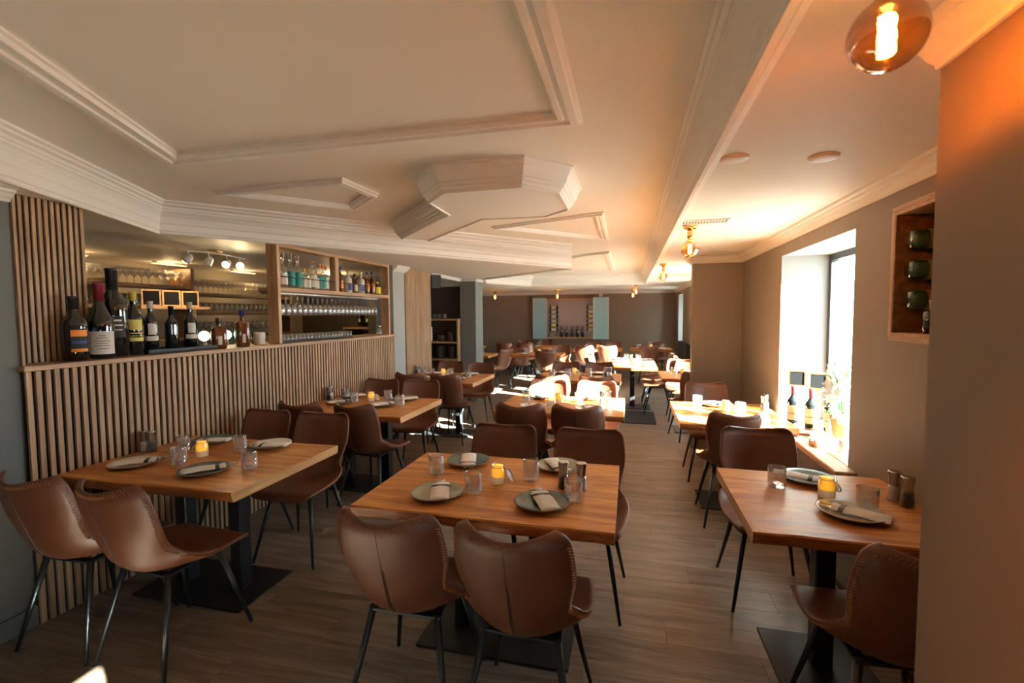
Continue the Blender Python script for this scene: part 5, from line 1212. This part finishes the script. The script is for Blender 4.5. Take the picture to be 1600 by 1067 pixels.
# chairs
for x, y, rz, lab in (
    (-2.640, 1.77, 1, 'brown leather chair closest to the grey wall at the front bar-side table'),
    (-2.150, 1.77, -3, 'brown leather chair on the near side of front bar-side table, beside the aisle'),
    (-2.670, 2.72, 178, 'brown leather chair against the slats on the far side of front bar-side table'),
    (-2.160, 2.71, 183, 'brown leather chair facing us across the front bar-side table, aisle end'),
    (-0.858, 1.775, 1, 'brown leather chair seen from behind at near left of front centre table'),
    (-0.375, 1.755, -2, 'brown leather chair seen from behind at near right of front centre table'),
    (-0.775, 2.64, 180, 'brown leather chair facing us at far left of front centre table'),
    (-0.245, 2.63, 178, 'brown leather chair facing us at far right of front centre table'),
    (-2.66, 3.58, 2, 'brown leather chair near side of second bar table, close to the slats'),
    (-2.14, 3.62, -6, 'brown leather chair near side of second bar table, beside the aisle'),
    (-2.69, 4.47, 180, 'brown leather chair far side of second bar table, close to the slats'),
    (-2.19, 4.48, 186, 'brown leather chair far side of second bar table, beside the aisle'),
    (-2.65, 5.60, 0, 'brown leather chair near side of third left table, close to the wall'),
    (-2.16, 5.60, -5, 'brown leather chair near side of third left table, beside the aisle'),
    (-2.66, 6.50, 180, 'brown leather chair far side of third left table, below the niche'),
    (-2.16, 6.50, 184, 'brown leather chair far side of third left table, before the grey pillar'),
    (-0.85, 3.91, 0, 'brown leather chair with dark back at near left of sunlit centre table'),
    (-0.385, 3.92, -2, 'brown leather chair with dark back at near right of sunlit centre table'),
    (-0.85, 4.76, 180, 'brightly sunlit chair facing us at far left of the sunlit centre table'),
    (-0.34, 4.76, 178, 'sunlit chair facing us at far right of the sunlit centre table'),
    (-0.89, 5.74, 0, 'chair back just behind the brightly sunlit chair, near left of third centre table'),
    (-0.37, 5.76, 0, 'chair back just behind the sunlit chair, near right of third centre table'),
    (-0.92, 6.78, 180, 'chair at far left of the third centre table'),
    (-0.43, 6.78, 180, 'chair at far right of the third centre table'),
    (0.885, 1.90, 3, 'dark brown chair partly cut off by the orange-lit wall, front right table'),
    (0.765, 2.88, 180, 'brown leather chair with glossy back facing us behind the front right table'),
    (0.765, 3.90, 0, 'brown leather chair seen from behind at the sunlit window table'),
    (0.765, 4.88, 180, 'brown chair facing us beyond the sunlit window table, before the column'),
    (0.77, 6.36, 12, 'brown chair with sunlit seat just peeking out beside the column'),
    (0.78, 7.45, 180, 'sunlit chair facing us behind the table hidden by the column')):
    chair(x, y, rz, lab)

# long table on the window side of the far aisle
LT = 'long sunlit table in the far aisle'
table(0.05, 8.30, 0.75, 1.55, 'long oak table with bright sunlit top in the far aisle', 101, 1, base=(0.60, 0.45))
t_ = bpy.data.objects['dining_table.009'] if 'dining_table.009' in bpy.data.objects else None
for i, (dx, dy, cc) in enumerate(((-.24, -.50, 'cream'), (.24, -.50, 'cream'), (-.24, .02, 'olive'), (.24, .02, 'cream'), (-.24, .5, 'cream'), (.24, .5, 'cream'))):
    w = ('nearest left', 'nearest right', 'middle left', 'middle right', 'farthest left', 'farthest right')[i]
    plate(0.05 + dx, 8.30 + dy, cc, w, LT); napkin(0.05 + dx, 8.30 + dy, PI / 2 if dx < 0 else -PI / 2, w, LT)
    tumbler(0.05 + dx * 0.42, 8.30 + dy + 0.14, w, LT)
candle(0.07, 8.05, 0, LT); mills((0.03, 8.35), (0.03, 8.43), LT)
for x, y, rz, lab in ((-0.38, 7.90, -92, 'chair nearest us on the left side of the long aisle table'), (-0.38, 8.55, -88, 'second chair on the left side of the long aisle table'),
                      (0.45, 7.86, 90, 'dark leather chair nearest us on the right side of the long aisle table'), (0.45, 8.42, 92, 'second chair on the right side of the long aisle table'), (0.45, 9.0, 88, 'third chair on the right side of the long aisle table')):
    chair(x, y, rz, lab)

# far room tables
FAR = [
 ('far', -3.30, 9.55, 1.0, 0.75, 'far room table just right of the grey pillar', [(-3.3, 9.05, 0, 'far room chair back next to the grey pillar'), (-2.72, 9.58, 62, 'light brown far room chair turned sideways beside the grey pillar')]),
 ('far', -1.88, 9.85, 1.05, 0.75, 'far room table in the middle below the cabinet', [(-2.42, 10.42, 8, 'dark far room chair left of the middle table'), (-1.62, 9.42, 0, 'brown far room chair seen from behind at the middle table'), (-1.50, 10.38, 180, 'far room chair facing us behind the middle table')]),
 ('far', -0.75, 11.55, 1.15, 0.75, 'sunlit far room table in front of the wall cabinet', [(-1.0, 11.03, 0, 'dark far room chair left side at the sunlit back table'), (-0.48, 11.03, 0, 'dark far room chair right side at the sunlit back table'), (-0.9, 12.08, 180, 'far room chair facing us left behind the sunlit back table'), (-0.4, 12.08, 180, 'far room chair facing us right behind the sunlit back table')]),
 ('far', 0.50, 11.75, 0.95, 0.75, 'far room table under the far right window', [(0.42, 11.22, 0, 'far room chair near side of the far window table'), (0.65, 12.3, 180, 'far room chair facing us at the far window table')]),
 ('far', -2.6, 12.3, 1.6, 0.75, 'long far room table against the back wall below the cabinet', [(-3.1, 11.8, 0, 'far room chair at near left of the back wall table'), (-2.55, 11.8, 0, 'far room chair at near middle of the back wall table'), (-2.9, 12.85, 180, 'far room chair facing us left at the back wall table'), (-2.3, 12.85, 180, 'far room chair facing us right at the back wall table')]),
 ('far', -4.3, 11.9, 1.0, 0.75, 'orange lit far room table in the back left corner', [(-4.3, 11.4, 0, 'far room chair near side of the corner table'), (-4.3, 12.4, 180, 'far room chair facing us at the corner table')]),
]
for n_, x, y, lx, ly, lab, chs in FAR:
    table(x, y, lx, ly, lab, int(abs(x * 31 + y * 7)), 1, base=(0.5, 0.42), group='far room oak tables')
    tb = lab.replace('far room ', '').replace('long ', '')
    tb = ' '.join(tb.split()[:7])
    for i, (dx, k) in enumerate(((-0.28, 'left'), (0.25, 'right'))):
        tumbler(x + dx, y + 0.02, k, tb); plate(x + dx * 0.95, y - 0.20, 'cream', k, tb); napkin(x + dx * 0.95, y - 0.20, 0.3, k, tb)
    candle(x, y + 0.05, 0, tb)
    for q in chs: chair(*q)
